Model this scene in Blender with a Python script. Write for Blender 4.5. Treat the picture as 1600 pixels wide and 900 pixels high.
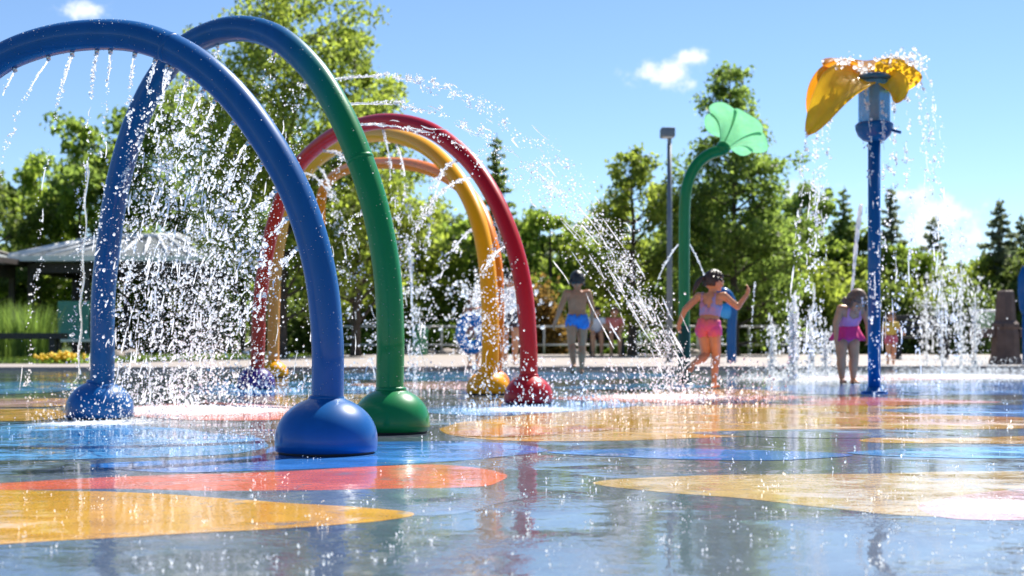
import bpy, bmesh, math, random
import numpy as np
from mathutils import Vector, Matrix, noise as mnoise
from mathutils.geometry import tessellate_polygon

S = bpy.context.scene
for o in list(bpy.data.objects):
    bpy.data.objects.remove(o)
C = S.collection
R = math.radians
rng = np.random.default_rng(7)
random.seed(7)

# ------------------------------------------------------------------ camera, sky, sun, exposure
FPX, HOR, CAMZ = 2222.0, 528.0, 0.5            # focal length in photo pixels, horizon row, eye height
cam_d = bpy.data.cameras.new('camera')
cam = bpy.data.objects.new('camera', cam_d); C.objects.link(cam)
cam.location = (0, 0, CAMZ); cam.rotation_euler = (R(90), 0, 0)
cam_d.sensor_width = 36.0; cam_d.lens = 36.0 * FPX / 1600.0
cam_d.shift_y = (HOR - 450.0) / 1600.0
cam_d.clip_start = 0.05; cam_d.clip_end = 3000
cam_d.dof.use_dof = True; cam_d.dof.focus_distance = 6.0; cam_d.dof.aperture_fstop = 3.6
S.camera = cam

SUN_EL, SUN_AZ = R(50), R(35)                  # azimuth from +Y towards +X
sdir = Vector((math.cos(SUN_EL) * math.sin(SUN_AZ), math.cos(SUN_EL) * math.cos(SUN_AZ), math.sin(SUN_EL)))
W = bpy.data.worlds.new('World'); S.world = W; W.use_nodes = True
nt = W.node_tree; nt.nodes.clear()
wo = nt.nodes.new('ShaderNodeOutputWorld'); bg = nt.nodes.new('ShaderNodeBackground')
sky = nt.nodes.new('ShaderNodeTexSky'); sky.sky_type = 'NISHITA'; sky.sun_disc = False
sky.sun_elevation = SUN_EL; sky.sun_rotation = SUN_AZ
sky.air_density = 0.85; sky.dust_density = 0.0; sky.ozone_density = 4.8; sky.altitude = 500
bg.inputs['Strength'].default_value = 0.077
def wn(t, **k):
    n = nt.nodes.new(t)
    for a, v in k.items(): setattr(n, a, v)
    return n
tc = wn('ShaderNodeTexCoord')
# small fair-weather clouds: soft spots of direction, broken up by noise, all round the sky
def pdir(px, py):
    return Vector(((px - 800) / FPX, 1.0, (HOR - py) / FPX)).normalized()
cl_spots = [(pdir(138, 16), .018, .008, 1.0), (pdir(150, 60), .03, .006, .55), (pdir(1036, 118), .024, .010, 1.0), (pdir(1082, 88), .012, .005, .8),
            (pdir(1462, 332), .034, .011, 1.0), (pdir(1425, 302), .016, .005, .7), (pdir(1480, 375), .04, .008, .7),
            (pdir(1255, 300), .03, .012, .7), (pdir(30, 300), .05, .012, .5)]
rr = random.Random(3)
for k in range(9):
    a = R(40 + k * 34 + rr.uniform(-9, 9)); e = R(rr.uniform(4, 24))
    cl_spots.append((Vector((math.sin(a) * math.cos(e), math.cos(a) * math.cos(e), math.sin(e))), .05, .018, .9))
nz = wn('ShaderNodeTexNoise'); nz.inputs['Scale'].default_value = 46; nz.inputs['Detail'].default_value = 9; nz.inputs['Roughness'].default_value = .68
nt.links.new(tc.outputs['Generated'], nz.inputs['Vector'])
acc = None
for d, sx, sz, amp in cl_spots:
    sub = wn('ShaderNodeVectorMath', operation='SUBTRACT'); nt.links.new(tc.outputs['Generated'], sub.inputs[0]); sub.inputs[1].default_value = d
    sc_ = wn('ShaderNodeVectorMath', operation='MULTIPLY'); nt.links.new(sub.outputs[0], sc_.inputs[0]); sc_.inputs[1].default_value = (1 / sx, 1 / sx, 1 / sz)
    dt = wn('ShaderNodeVectorMath', operation='DOT_PRODUCT'); nt.links.new(sc_.outputs[0], dt.inputs[0]); nt.links.new(sc_.outputs[0], dt.inputs[1])
    ng = wn('ShaderNodeMath', operation='MULTIPLY'); nt.links.new(dt.outputs['Value'], ng.inputs[0]); ng.inputs[1].default_value = -1.0
    ex = wn('ShaderNodeMath', operation='EXPONENT'); nt.links.new(ng.outputs[0], ex.inputs[0])
    am = wn('ShaderNodeMath', operation='MULTIPLY'); nt.links.new(ex.outputs[0], am.inputs[0]); am.inputs[1].default_value = amp
    if acc is None: acc = am
    else:
        ad = wn('ShaderNodeMath', operation='ADD'); nt.links.new(acc.outputs[0], ad.inputs[0]); nt.links.new(am.outputs[0], ad.inputs[1]); acc = ad
nzs = wn('ShaderNodeMath', operation='MULTIPLY_ADD'); nt.links.new(nz.outputs['Fac'], nzs.inputs[0]); nzs.inputs[1].default_value = 2.6; nzs.inputs[2].default_value = -1.55
sm = wn('ShaderNodeMath', operation='ADD'); nt.links.new(acc.outputs[0], sm.inputs[0]); nt.links.new(nzs.outputs[0], sm.inputs[1])
gate = wn('ShaderNodeMapRange'); gate.interpolation_type = 'SMOOTHSTEP'
gate.inputs['From Min'].default_value = .05; gate.inputs['From Max'].default_value = .85
nt.links.new(sm.outputs[0], gate.inputs['Value'])
gate2 = wn('ShaderNodeMapRange'); gate2.inputs['From Min'].default_value = .04; gate2.inputs['From Max'].default_value = .30
nt.links.new(acc.outputs[0], gate2.inputs['Value'])
gm = wn('ShaderNodeMath', operation='MULTIPLY'); nt.links.new(gate.outputs[0], gm.inputs[0]); nt.links.new(gate2.outputs[0], gm.inputs[1])
mixc = wn('ShaderNodeMix', data_type='RGBA'); nt.links.new(gm.outputs[0], mixc.inputs['Factor'])
nt.links.new(sky.outputs[0], mixc.inputs[6]); mixc.inputs[7].default_value = (7.4, 7.7, 8.1, 1)
nt.links.new(mixc.outputs[2], bg.inputs['Color']); nt.links.new(bg.outputs[0], wo.inputs['Surface'])

sd = bpy.data.lights.new('sun', 'SUN'); sd.energy = 4.8; sd.angle = R(.53); sd.color = (1, .955, .88)
so = bpy.data.objects.new('sun', sd); C.objects.link(so); so.rotation_euler = sdir.to_track_quat('Z', 'Y').to_euler()
so.location = sdir * 50
vs = S.view_settings; vs.view_transform = 'Standard'; vs.look = 'None'; vs.exposure = 1.05; vs.gamma = 1.0
try: vs.use_curve_mapping = False
except Exception: pass
S.cycles.max_bounces = 8; S.cycles.transparent_max_bounces = 32; S.cycles.caustics_reflective = False; S.cycles.caustics_refractive = False
S.cycles.sample_clamp_indirect = 6.0

# ------------------------------------------------------------------ helpers
def at(px, py, d):
    """a point d metres in front of the camera seen at a photo pixel"""
    return Vector(((px - 800) / FPX * d, d, CAMZ + (HOR - py) / FPX * d))
def gnd(px, py, z=0.0):
    d = CAMZ * FPX / (py - HOR)
    return Vector(((px - 800) / FPX * d, d, z))
ORG = {}
def tag(o, label=None, cat=None, group=None, kind=None):
    if label: o['label'] = label
    if cat: o['category'] = cat
    if group: o['group'] = group
    if kind: o['kind'] = kind
    return o
def empty(name, loc, label, cat, group=None):
    o = bpy.data.objects.new(name, None); C.objects.link(o); o.location = loc; o.empty_display_size = .1
    ORG[o] = Vector(loc); return tag(o, label, cat, group)
def mesh_obj(name, me, mat, parent=None, loc=None, smooth=True):
    """me in world coordinates; its origin goes to the parent's origin, or to loc"""
    org = ORG[parent] if parent is not None else Vector(loc or (0, 0, 0))
    if org.length > 0: me.transform(Matrix.Translation(-org))
    if mat is not None:
        for m in (mat if isinstance(mat, (list, tuple)) else [mat]): me.materials.append(m)
    if smooth is not None: me.polygons.foreach_set('use_smooth', [bool(smooth)] * len(me.polygons))
    o = bpy.data.objects.new(name, me); C.objects.link(o)
    if parent is not None: o.parent = parent
    else: o.location = org
    ORG[o] = org
    return o
def np_mesh(name, v, f):
    """v (N,3), f (M,k) with one k"""
    v = np.asarray(v, np.float32); f = np.asarray(f, np.int32)
    me = bpy.data.meshes.new(name); k = f.shape[1]
    me.vertices.add(len(v)); me.vertices.foreach_set('co', v.ravel())
    me.loops.add(f.size); me.loops.foreach_set('vertex_index', f.ravel())
    me.polygons.add(len(f)); me.polygons.foreach_set('loop_start', np.arange(0, f.size, k, dtype=np.int32))
    me.update(calc_edges=True); return me
class MB:
    def __init__(s): s.v = []; s.f = []
    def box(s, c, size, rz=0.0, M=None, bev=0.0):
        hx, hy, hz = [a / 2 for a in size]; n = len(s.v)
        if M is None: M = Matrix.Rotation(rz, 3, 'Z')
        c = Vector(c)
        if bev <= 0:
            for x, y, z in ((-1,-1,-1),(1,-1,-1),(1,1,-1),(-1,1,-1),(-1,-1,1),(1,-1,1),(1,1,1),(-1,1,1)):
                s.v.append(c + M @ Vector((x*hx, y*hy, z*hz)))
            for q in ((3,2,1,0),(4,5,6,7),(0,1,5,4),(1,2,6,5),(2,3,7,6),(3,0,4,7)): s.f.append([n + i for i in q])
        else:
            bm = bmesh.new(); bmesh.ops.create_cube(bm, size=1.0)
            for v in bm.verts: v.co = Vector((v.co.x * size[0], v.co.y * size[1], v.co.z * size[2]))
            bmesh.ops.bevel(bm, geom=bm.edges[:], offset=bev, segments=2, affect='EDGES', profile=.6)
            bm.verts.ensure_lookup_table()
            for v in bm.verts: s.v.append(c + M @ v.co)
            for f in bm.faces: s.f.append([n + v.index for v in f.verts])
            bm.free()
        return s
    def tube(s, pts, rad, n=10, cap=True, flat=None):
        pts = [Vector(p) for p in pts]; N = len(pts)
        rad = [rad] * N if isinstance(rad, (int, float)) else list(rad)
        base = len(s.v); up = None
        for i, p in enumerate(pts):
            t = (pts[min(i + 1, N - 1)] - pts[max(i - 1, 0)])
            t = t.normalized() if t.length > 1e-9 else Vector((0, 0, 1))
            if up is None:
                a = Vector((0, 0, 1)) if abs(t.z) < .9 else Vector((1, 0, 0)); up = (a - t * a.dot(t)).normalized()
            else:
                up = up - t * up.dot(t)
                up = up.normalized() if up.length > 1e-6 else t.orthogonal().normalized()
            sd_ = t.cross(up)
            for k in range(n):
                a = 2 * math.pi * k / n
                s.v.append(p + (up * math.cos(a) + sd_ * math.sin(a)) * rad[i])
        for i in range(N - 1):
            for k in range(n):
                k2 = (k + 1) % n
                s.f.append([base + i*n + k, base + i*n + k2, base + (i+1)*n + k2, base + (i+1)*n + k])
        if cap:
            s.f.append([base + k for k in reversed(range(n))]); s.f.append([base + (N-1)*n + k for k in range(n)])
        return s
    def lathe(s, c, prof, n=24, M=None, sx=1.0, sy=1.0):
        """prof: (radius, height) from bottom to top"""
        c = Vector(c); M = M or Matrix.Identity(3); base = len(s.v)
        for r_, z in prof:
            for k in range(n):
                a = 2 * math.pi * k / n
                s.v.append(c + M @ Vector((r_ * sx * math.cos(a), r_ * sy * math.sin(a), z)))
        for i in range(len(prof) - 1):
            for k in range(n):
                k2 = (k + 1) % n
                s.f.append([base + i*n + k, base + i*n + k2, base + (i+1)*n + k2, base + (i+1)*n + k])
        if prof[0][0] > 1e-6: s.f.append([base + k for k in reversed(range(n))])
        if prof[-1][0] > 1e-6: s.f.append([base + (len(prof)-1)*n + k for k in range(n)])
        return s
    def ball(s, c, r, n=12, M=None):
        r = (r, r, r) if isinstance(r, (int, float)) else r
        M = M or Matrix.Identity(3); m = max(4, n // 2); c = Vector(c); base = len(s.v)
        s.v.append(c + M @ Vector((0, 0, -r[2])))
        for i in range(1, m):
            th = -math.pi / 2 + math.pi * i / m
            for k in range(n):
                a = 2 * math.pi * k / n
                s.v.append(c + M @ Vector((r[0]*math.cos(th)*math.cos(a), r[1]*math.cos(th)*math.sin(a), r[2]*math.sin(th))))
        s.v.append(c + M @ Vector((0, 0, r[2]))); top = len(s.v) - 1
        for k in range(n): s.f.append([base, base + 1 + (k+1) % n, base + 1 + k])
        for i in range(m - 2):
            for k in range(n):
                k2 = (k+1) % n; a = base + 1 + i*n; s.f.append([a + k, a + k2, a + n + k2, a + n + k])
        for k in range(n): s.f.append([base + 1 + (m-2)*n + k, base + 1 + (m-2)*n + (k+1) % n, top])
        return s
    def build(s, name, mat, parent=None, loc=None, smooth=True):
        me = bpy.data.meshes.new(name); me.from_pydata([tuple(v) for v in s.v], [], s.f); me.update()
        return mesh_obj(name, me, mat, parent, loc, smooth)
def copy_tree(o, parent=None, loc=None, rz=None, sc=None):
    c = o.copy(); C.objects.link(c); c.parent = parent
    if loc is not None: c.location = loc
    if rz is not None: c.rotation_euler = (0, 0, rz)
    if sc is not None: c.scale = sc if isinstance(sc, (tuple, list)) else (sc, sc, sc)
    for ch in o.children: copy_tree(ch, c)
    return c
def spline(P, n, closed=False):
    """Catmull-Rom through P"""
    P = [Vector(p) for p in P]; out = []; N = len(P)
    segs = N if closed else N - 1
    for i in range(segs):
        g = (lambda j: P[j % N]) if closed else (lambda j: P[max(0, min(N - 1, j))])
        p0, p1, p2, p3 = g(i-1), g(i), g(i+1), g(i+2)
        for k in range(n):
            t = k / n
            out.append(.5 * ((2*p1) + (p2-p0)*t + (2*p0-5*p1+4*p2-p3)*t*t + (3*p1-p0-3*p2+p3)*t**3))
    if not closed: out.append(P[-1])
    return out

# ------------------------------------------------------------------ materials
def new_mat(name):
    m = bpy.data.materials.new(name); m.use_nodes = True
    t = m.node_tree; t.nodes.clear()
    out = t.nodes.new('ShaderNodeOutputMaterial'); return m, t, out
def N(t, typ, **k):
    n = t.nodes.new(typ)
    for a, v in k.items():
        if a.startswith('i_'): n.inputs[a[2:].replace('_', ' ')].default_value = v
        else: setattr(n, a, v)
    return n
def rgba(c): return (c[0], c[1], c[2], 1.0)
def mat(name, col, rough=.5, metal=0.0, coat=0.0, var=.12, vscale=6.0, bump=0.0, bscale=40.0, spec=.5, col2=None, trans=0.0, crough=.06):
    m, t, out = new_mat(name); L = t.links.new
    b = N(t, 'ShaderNodeBsdfPrincipled'); b.inputs['Roughness'].default_value = rough; b.inputs['Metallic'].default_value = metal
    b.inputs['Coat Weight'].default_value = coat; b.inputs['Coat Roughness'].default_value = crough; b.inputs['Specular IOR Level'].default_value = spec
    b.inputs['Transmission Weight'].default_value = trans
    co = N(t, 'ShaderNodeTexCoord')
    nz_ = N(t, 'ShaderNodeTexNoise'); nz_.inputs['Scale'].default_value = vscale; nz_.inputs['Detail'].default_value = 5
    L(co.outputs['Object'], nz_.inputs['Vector'])
    mx = N(t, 'ShaderNodeMix', data_type='RGBA')
    c2 = col2 or [min(1, c * (1 + var) + var * .02) for c in col]; c1 = [c * (1 - var) for c in col]
    mr = N(t, 'ShaderNodeMapRange'); mr.inputs['From Min'].default_value = .3; mr.inputs['From Max'].default_value = .7
    L(nz_.outputs['Fac'], mr.inputs['Value']); L(mr.outputs[0], mx.inputs['Factor'])
    mx.inputs[6].default_value = rgba(c1); mx.inputs[7].default_value = rgba(c2); L(mx.outputs[2], b.inputs['Base Color'])
    if bump > 0:
        n2 = N(t, 'ShaderNodeTexNoise'); n2.inputs['Scale'].default_value = bscale; n2.inputs['Detail'].default_value = 4
        L(co.outputs['Object'], n2.inputs['Vector'])
        bp = N(t, 'ShaderNodeBump'); bp.inputs['Strength'].default_value = 1.0; bp.inputs['Distance'].default_value = bump
        L(n2.outputs['Fac'], bp.inputs['Height']); L(bp.outputs[0], b.inputs['Normal'])
    L(b.outputs[0], out.inputs['Surface']); return m
def paint(name, col, col2=None, x0=0, x1=1, z0=None, z1=None, coat=.55):
    """glossy wet enamel; optional blend of two enamels along world x"""
    m, t, out = new_mat(name); L = t.links.new
    b = N(t, 'ShaderNodeBsdfPrincipled'); b.inputs['Roughness'].default_value = .38; b.inputs['Specular IOR Level'].default_value = .15
    b.inputs['Coat Weight'].default_value = coat; b.inputs['Coat IOR'].default_value = 1.34
    geo = N(t, 'ShaderNodeNewGeometry')
    st = N(t, 'ShaderNodeMapping'); st.inputs['Scale'].default_value = (14, 14, 2.0); L(geo.outputs['Position'], st.inputs['Vector'])
    n1 = N(t, 'ShaderNodeTexNoise'); n1.inputs['Scale'].default_value = 1.0; n1.inputs['Detail'].default_value = 6; L(st.outputs[0], n1.inputs['Vector'])
    n2 = N(t, 'ShaderNodeTexNoise'); n2.inputs['Scale'].default_value = 170; n2.inputs['Detail'].default_value = 2; L(geo.outputs['Position'], n2.inputs['Vector'])
    cr = N(t, 'ShaderNodeMapRange'); cr.inputs['From Min'].default_value = .35; cr.inputs['From Max'].default_value = .7; cr.inputs['To Min'].default_value = .02; cr.inputs['To Max'].default_value = .10
    L(n1.outputs['Fac'], cr.inputs['Value']); L(cr.outputs[0], b.inputs['Coat Roughness'])
    bp = N(t, 'ShaderNodeBump'); bp.inputs['Strength'].default_value = 1; bp.inputs['Distance'].default_value = .0009
    thr = N(t, 'ShaderNodeMapRange'); thr.inputs['From Min'].default_value = .56; thr.inputs['From Max'].default_value = .68; L(n2.outputs['Fac'], thr.inputs['Value'])
    L(thr.outputs[0], bp.inputs['Height'])
    mx = N(t, 'ShaderNodeMix', data_type='RGBA'); L(n1.outputs['Fac'], mx.inputs['Factor'])
    mx.inputs[6].default_value = rgba([c * .82 for c in col]); mx.inputs[7].default_value = rgba([min(1, c * 1.16 + .004) for c in col])
    last = mx.outputs[2]
    if col2:
        sp = N(t, 'ShaderNodeSeparateXYZ'); L(geo.outputs['Position'], sp.inputs[0])
        mr = N(t, 'ShaderNodeMapRange'); mr.interpolation_type = 'SMOOTHSTEP'
        mr.inputs['From Min'].default_value = x0; mr.inputs['From Max'].default_value = x1; L(sp.outputs['X'], mr.inputs['Value'])
        mf = mr.outputs[0]
        if z0 is not None:
            mz = N(t, 'ShaderNodeMapRange'); mz.interpolation_type = 'SMOOTHSTEP'; mz.inputs['From Min'].default_value = z0; mz.inputs['From Max'].default_value = z1; L(sp.outputs['Z'], mz.inputs['Value'])
            mm = N(t, 'ShaderNodeMath', operation='MULTIPLY'); L(mf, mm.inputs[0]); L(mz.outputs[0], mm.inputs[1]); mf = mm.outputs[0]
        m2 = N(t, 'ShaderNodeMix', data_type='RGBA'); L(mf, m2.inputs['Factor']); L(last, m2.inputs[6]); m2.inputs[7].default_value = rgba(col2); last = m2.outputs[2]
    L(last, b.inputs['Base Color']); L(b.outputs[0], out.inputs['Surface']); return m

# wet painted concrete under a moving film of water
FOAM_GLITTER = [(gnd(160, 660), .55, .9), (gnd(310, 640), 1.0, 1.0), (gnd(300, 690), .35, .6), (gnd(1040, 620), 1.0, .85), (gnd(830, 640), .7, .8), (gnd(1500, 588), 3.4, .72), (gnd(1280, 592), 2.6, .70), (gnd(1420, 600), 1.0, .6), (gnd(620, 600), 1.6, .5), (gnd(1560, 790), .32, .8)]  # froth zones; the broad far-right ones also paint sun glitter white
def wet(name, col, grain=.16):
    m, t, out = new_mat(name); L = t.links.new
    b = N(t, 'ShaderNodeBsdfPrincipled'); b.inputs['Roughness'].default_value = .55; b.inputs['Specular IOR Level'].default_value = .2
    b.inputs['Coat Weight'].default_value = 1.0; b.inputs['Coat IOR'].default_value = 1.37; b.inputs['Coat Roughness'].default_value = .008
    g = N(t, 'ShaderNodeNewGeometry')
    def noise_(s, det=3, rough=.5, sc=(1, 1, 1)):
        mp = N(t, 'ShaderNodeMapping'); mp.inputs['Scale'].default_value = sc; L(g.outputs['Position'], mp.inputs['Vector'])
        n = N(t, 'ShaderNodeTexNoise'); n.inputs['Scale'].default_value = s; n.inputs['Detail'].default_value = det; n.inputs['Roughness'].default_value = rough
        L(mp.outputs[0], n.inputs['Vector']); return n.outputs['Fac']
    def mth(op, a, b_=None, c=None):
        n = N(t, 'ShaderNodeMath', operation=op)
        for i, v in enumerate((a, b_, c)):
            if v is None: continue
            if isinstance(v, (int, float)): n.inputs[i].default_value = v
            else: L(v, n.inputs[i])
        return n.outputs[0]
    def rng_(v, a, b_, c=0., d=1.):
        n = N(t, 'ShaderNodeMapRange'); n.interpolation_type = 'SMOOTHSTEP'
        for k, x in zip(('From Min', 'From Max', 'To Min', 'To Max'), (a, b_, c, d)): n.inputs[k].default_value = x
        L(v, n.inputs['Value']); return n.outputs[0]
    # where spray lands, plus sun glitter painted white far right: rougher water and foam
    zone = None
    for p, r_, a in FOAM_GLITTER:
        sb = N(t, 'ShaderNodeVectorMath', operation='DISTANCE'); L(g.outputs['Position'], sb.inputs[0]); sb.inputs[1].default_value = p
        q = mth('MULTIPLY', sb.outputs['Value'], 1 / r_); q = mth('MULTIPLY', q, q); q = mth('MULTIPLY', q, -1.0); q = mth('EXPONENT', q); q = mth('MULTIPLY', q, a)
        zone = q if zone is None else mth('MAXIMUM', zone, q)
    fine = noise_(60, 4, .7); mid = noise_(9, 3, .6)
    foam_glitter = mth('MULTIPLY', rng_(mth('ADD', mth('MULTIPLY', zone, .42), mth('MULTIPLY', fine, .62)), .50, .66), rng_(mth('ADD', mid, mth('MULTIPLY', zone, .3)), .46, .72))
    # ripples
    big = noise_(1.1, 2, .5)
    amp = mth('ADD', mth('MULTIPLY', rng_(big, .44, .66), 1.3), mth('ADD', mth('MULTIPLY', zone, 2.2), .22))
    h = mth('ADD', mth('MULTIPLY', noise_(4.2, 4, .6, (1, 1, 1)), 1.7), mth('ADD', mth('MULTIPLY', noise_(24, 3, .55), .30), mth('MULTIPLY', noise_(75, 2, .5), .05)))
    h = mth('MULTIPLY', h, amp)
    bp = N(t, 'ShaderNodeBump'); bp.inputs['Strength'].default_value = 1.0; bp.inputs['Distance'].default_value = .0050; L(h, bp.inputs['Height'])
    L(bp.outputs[0], b.inputs['Coat Normal'])
    # paint wear and aggregate
    mx = N(t, 'ShaderNodeMix', data_type='RGBA'); L(rng_(noise_(3.2, 7, .68), .3, .72), mx.inputs['Factor'])
    mx.inputs[6].default_value = rgba([c * (1 - grain) for c in col]); mx.inputs[7].default_value = rgba([min(1, c * (1 + grain) + .02) for c in col])
    ag = N(t, 'ShaderNodeMix', data_type='RGBA'); ag.blend_type = 'MULTIPLY'; ag.inputs['Factor'].default_value = .85
    L(mx.outputs[2], ag.inputs[6]); cm = N(t, 'ShaderNodeCombineColor'); q = rng_(noise_(130, 2, .6), .3, .7, .55, 1.15)
    for i in range(3): L(q, cm.inputs[i])
    L(cm.outputs[0], ag.inputs[7])
    wear = rng_(mth('ADD', noise_(7.5, 8, .72), mth('MULTIPLY', noise_(1.3, 3, .5), .35)), .74, .84, 0, .75)
    wm = N(t, 'ShaderNodeMix', data_type='RGBA'); L(wear, wm.inputs['Factor']); L(ag.outputs[2], wm.inputs[6]); wm.inputs[7].default_value = (.20, .22, .235, 1); ag = wm
    fm = N(t, 'ShaderNodeMix', data_type='RGBA'); L(foam_glitter, fm.inputs['Factor']); L(ag.outputs[2], fm.inputs[6]); fm.inputs[7].default_value = (.86, .88, .9, 1)
    L(fm.outputs[2], b.inputs['Base Color']); L(rng_(foam_glitter, 0, 1, 1.0, .12), b.inputs['Coat Weight']); L(b.outputs[0], out.inputs['Surface']); return m

def leafmat(name, c, trans=.5):
    m, t, out = new_mat(name); L = t.links.new
    g = N(t, 'ShaderNodeNewGeometry'); rp = N(t, 'ShaderNodeValToRGB'); L(g.outputs['Random Per Island'], rp.inputs[0])
    rp.color_ramp.elements[0].color = rgba([x * .55 for x in c]); rp.color_ramp.elements[1].color = rgba([c[0] * 1.75, c[1] * 1.45, c[2] * 1.1])
    d = N(t, 'ShaderNodeBsdfPrincipled'); d.inputs['Roughness'].default_value = .5; d.inputs['Specular IOR Level'].default_value = .35; L(rp.outputs[0], d.inputs['Base Color'])
    tr = N(t, 'ShaderNodeBsdfTranslucent'); hs = N(t, 'ShaderNodeHueSaturation'); hs.inputs['Value'].default_value = 2.9; hs.inputs['Hue'].default_value = .497; L(rp.outputs[0], hs.inputs['Color']); L(hs.outputs[0], tr.inputs['Color'])
    mx = N(t, 'ShaderNodeMixShader'); mx.inputs[0].default_value = trans; L(d.outputs[0], mx.inputs[1]); L(tr.outputs[0], mx.inputs[2]); L(mx.outputs[0], out.inputs['Surface']); return m

def spray_mat(name, white=.55):
    """aerated water: clear refraction mixed with the white of tiny bubbles"""
    m, t, out = new_mat(name); L = t.links.new
    gl = N(t, 'ShaderNodeBsdfGlass'); gl.inputs['IOR'].default_value = 1.33; gl.inputs['Roughness'].default_value = .02; gl.inputs['Color'].default_value = (.97, .99, 1, 1)
    df = N(t, 'ShaderNodeBsdfDiffuse'); df.inputs['Color'].default_value = (.93, .95, .97, 1)
    tr = N(t, 'ShaderNodeBsdfTranslucent'); tr.inputs['Color'].default_value = (.93, .95, .97, 1)
    a = N(t, 'ShaderNodeMixShader'); a.inputs[0].default_value = .68; L(df.outputs[0], a.inputs[1]); L(tr.outputs[0], a.inputs[2])
    g = N(t, 'ShaderNodeNewGeometry'); mr = N(t, 'ShaderNodeMapRange'); mr.inputs['To Min'].default_value = max(0, white - .3); mr.inputs['To Max'].default_value = min(1, white + .3); L(g.outputs['Random Per Island'], mr.inputs['Value'])
    b = N(t, 'ShaderNodeMixShader'); L(mr.outputs[0], b.inputs[0]); L(gl.outputs[0], b.inputs[1]); L(a.outputs[0], b.inputs[2])
    gs = N(t, 'ShaderNodeBsdfGlossy'); gs.inputs['Roughness'].default_value = .08
    c = N(t, 'ShaderNodeMixShader'); c.inputs[0].default_value = .08; L(b.outputs[0], c.inputs[1]); L(gs.outputs[0], c.inputs[2])
    # thin-walled look: the far wall of a drop lets light straight through to the near wall
    tp = N(t, 'ShaderNodeBsdfTransparent'); e_ = N(t, 'ShaderNodeMixShader'); L(g.outputs['Backfacing'], e_.inputs[0]); L(c.outputs[0], e_.inputs[1]); L(tp.outputs[0], e_.inputs[2])
    L(e_.outputs[0], out.inputs['Surface']); return m
def petal_mat(name, c, tr_=.45):
    m, t, out = new_mat(name); L = t.links.new
    d = N(t, 'ShaderNodeBsdfPrincipled'); d.inputs['Base Color'].default_value = rgba(c); d.inputs['Roughness'].default_value = .25; d.inputs['Coat Weight'].default_value = .6
    g = N(t, 'ShaderNodeNewGeometry'); nz_ = N(t, 'ShaderNodeTexNoise'); nz_.inputs['Scale'].default_value = 9; nz_.inputs['Detail'].default_value = 5; L(g.outputs['Position'], nz_.inputs['Vector'])
    mx = N(t, 'ShaderNodeMix', data_type='RGBA'); L(nz_.outputs['Fac'], mx.inputs['Factor']); mx.inputs[6].default_value = rgba([x * .7 for x in c]); mx.inputs[7].default_value = rgba([min(1, x * 1.25) for x in c]); L(mx.outputs[2], d.inputs['Base Color'])
    tr = N(t, 'ShaderNodeBsdfTranslucent'); L(mx.outputs[2], tr.inputs['Color'])
    s = N(t, 'ShaderNodeMixShader'); s.inputs[0].default_value = tr_; L(d.outputs[0], s.inputs[1]); L(tr.outputs[0], s.inputs[2])
    tp = N(t, 'ShaderNodeBsdfTransparent'); e_ = N(t, 'ShaderNodeMixShader'); L(g.outputs['Backfacing'], e_.inputs[0]); L(s.outputs[0], e_.inputs[1]); L(tp.outputs[0], e_.inputs[2])
    L(e_.outputs[0], out.inputs['Surface']); return m
# ------------------------------------------------------------------ the setting
def flat(name, pts, z, m, parent=None, kind='structure'):
    pts = [Vector((p[0], p[1], z)) for p in pts]
    tris = tessellate_polygon([pts])
    area = sum((pts[(i+1) % len(pts)].x - p.x) * (pts[(i+1) % len(pts)].y + p.y) for i, p in enumerate(pts))
    me = bpy.data.meshes.new(name); me.from_pydata([tuple(p) for p in pts], [], [list(t_) for t_ in tris]); me.update()
    if sum(p.normal.z for p in me.polygons) < 0: me.flip_normals()
    o = mesh_obj(name, me, m, parent, None, False)
    if kind and parent is None: o['kind'] = kind
    return o
M_lawn = mat('lawn_green', (.075, .12, .028), .9, var=.35, vscale=1.2, bump=.02, bscale=30)
M_pave = mat('pale_concrete', (.32, .275, .245), .75, var=.12, vscale=2.5, bump=.002, bscale=60)
M_kerb = mat('kerb_concrete', (.36, .30, .26), .8, var=.2, vscale=9, bump=.003)
ground = flat('ground', [(-900, -60), (900, -60), (900, 2200), (-900, 2200)], -.06, M_lawn)
PAD_Y = 22.6
M_wet = wet('wet_grey_concrete', (.056, .084, .120))
pad = flat('splash_pad', [(-30, -8), (30, -8), (30, PAD_Y + 2.2), (14, PAD_Y + 1.0), (0, PAD_Y), (-12, PAD_Y - .6), (-30, PAD_Y - 1.2)], 0.0, M_wet)
tag(pad, 'wet painted concrete floor of the splash pad')
far_edge = [(40, 40.5), (-3.5, 40.5), (-5.2, 38), (-6.2, 30), (-8.0, 26.2), (-12, 25.2), (-32, 24.6)]
near_edge = [(-32, PAD_Y - 1.25), (-12, PAD_Y - .6), (0, PAD_Y), (14, PAD_Y + 1.0), (40, PAD_Y + 2.8)]
paving = flat('paving', near_edge + far_edge, .03, M_pave)
kb = MB()
for (x0, y0), (x1, y1) in zip(near_edge[:-1], near_edge[1:]):
    a = math.atan2(y1 - y0, x1 - x0); kb.box(((x0+x1)/2, (y0+y1)/2 - .02, .021), (math.hypot(x1-x0, y1-y0), .10, .05), a)
kb.build('kerb', M_kerb, paving, smooth=False)
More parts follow.
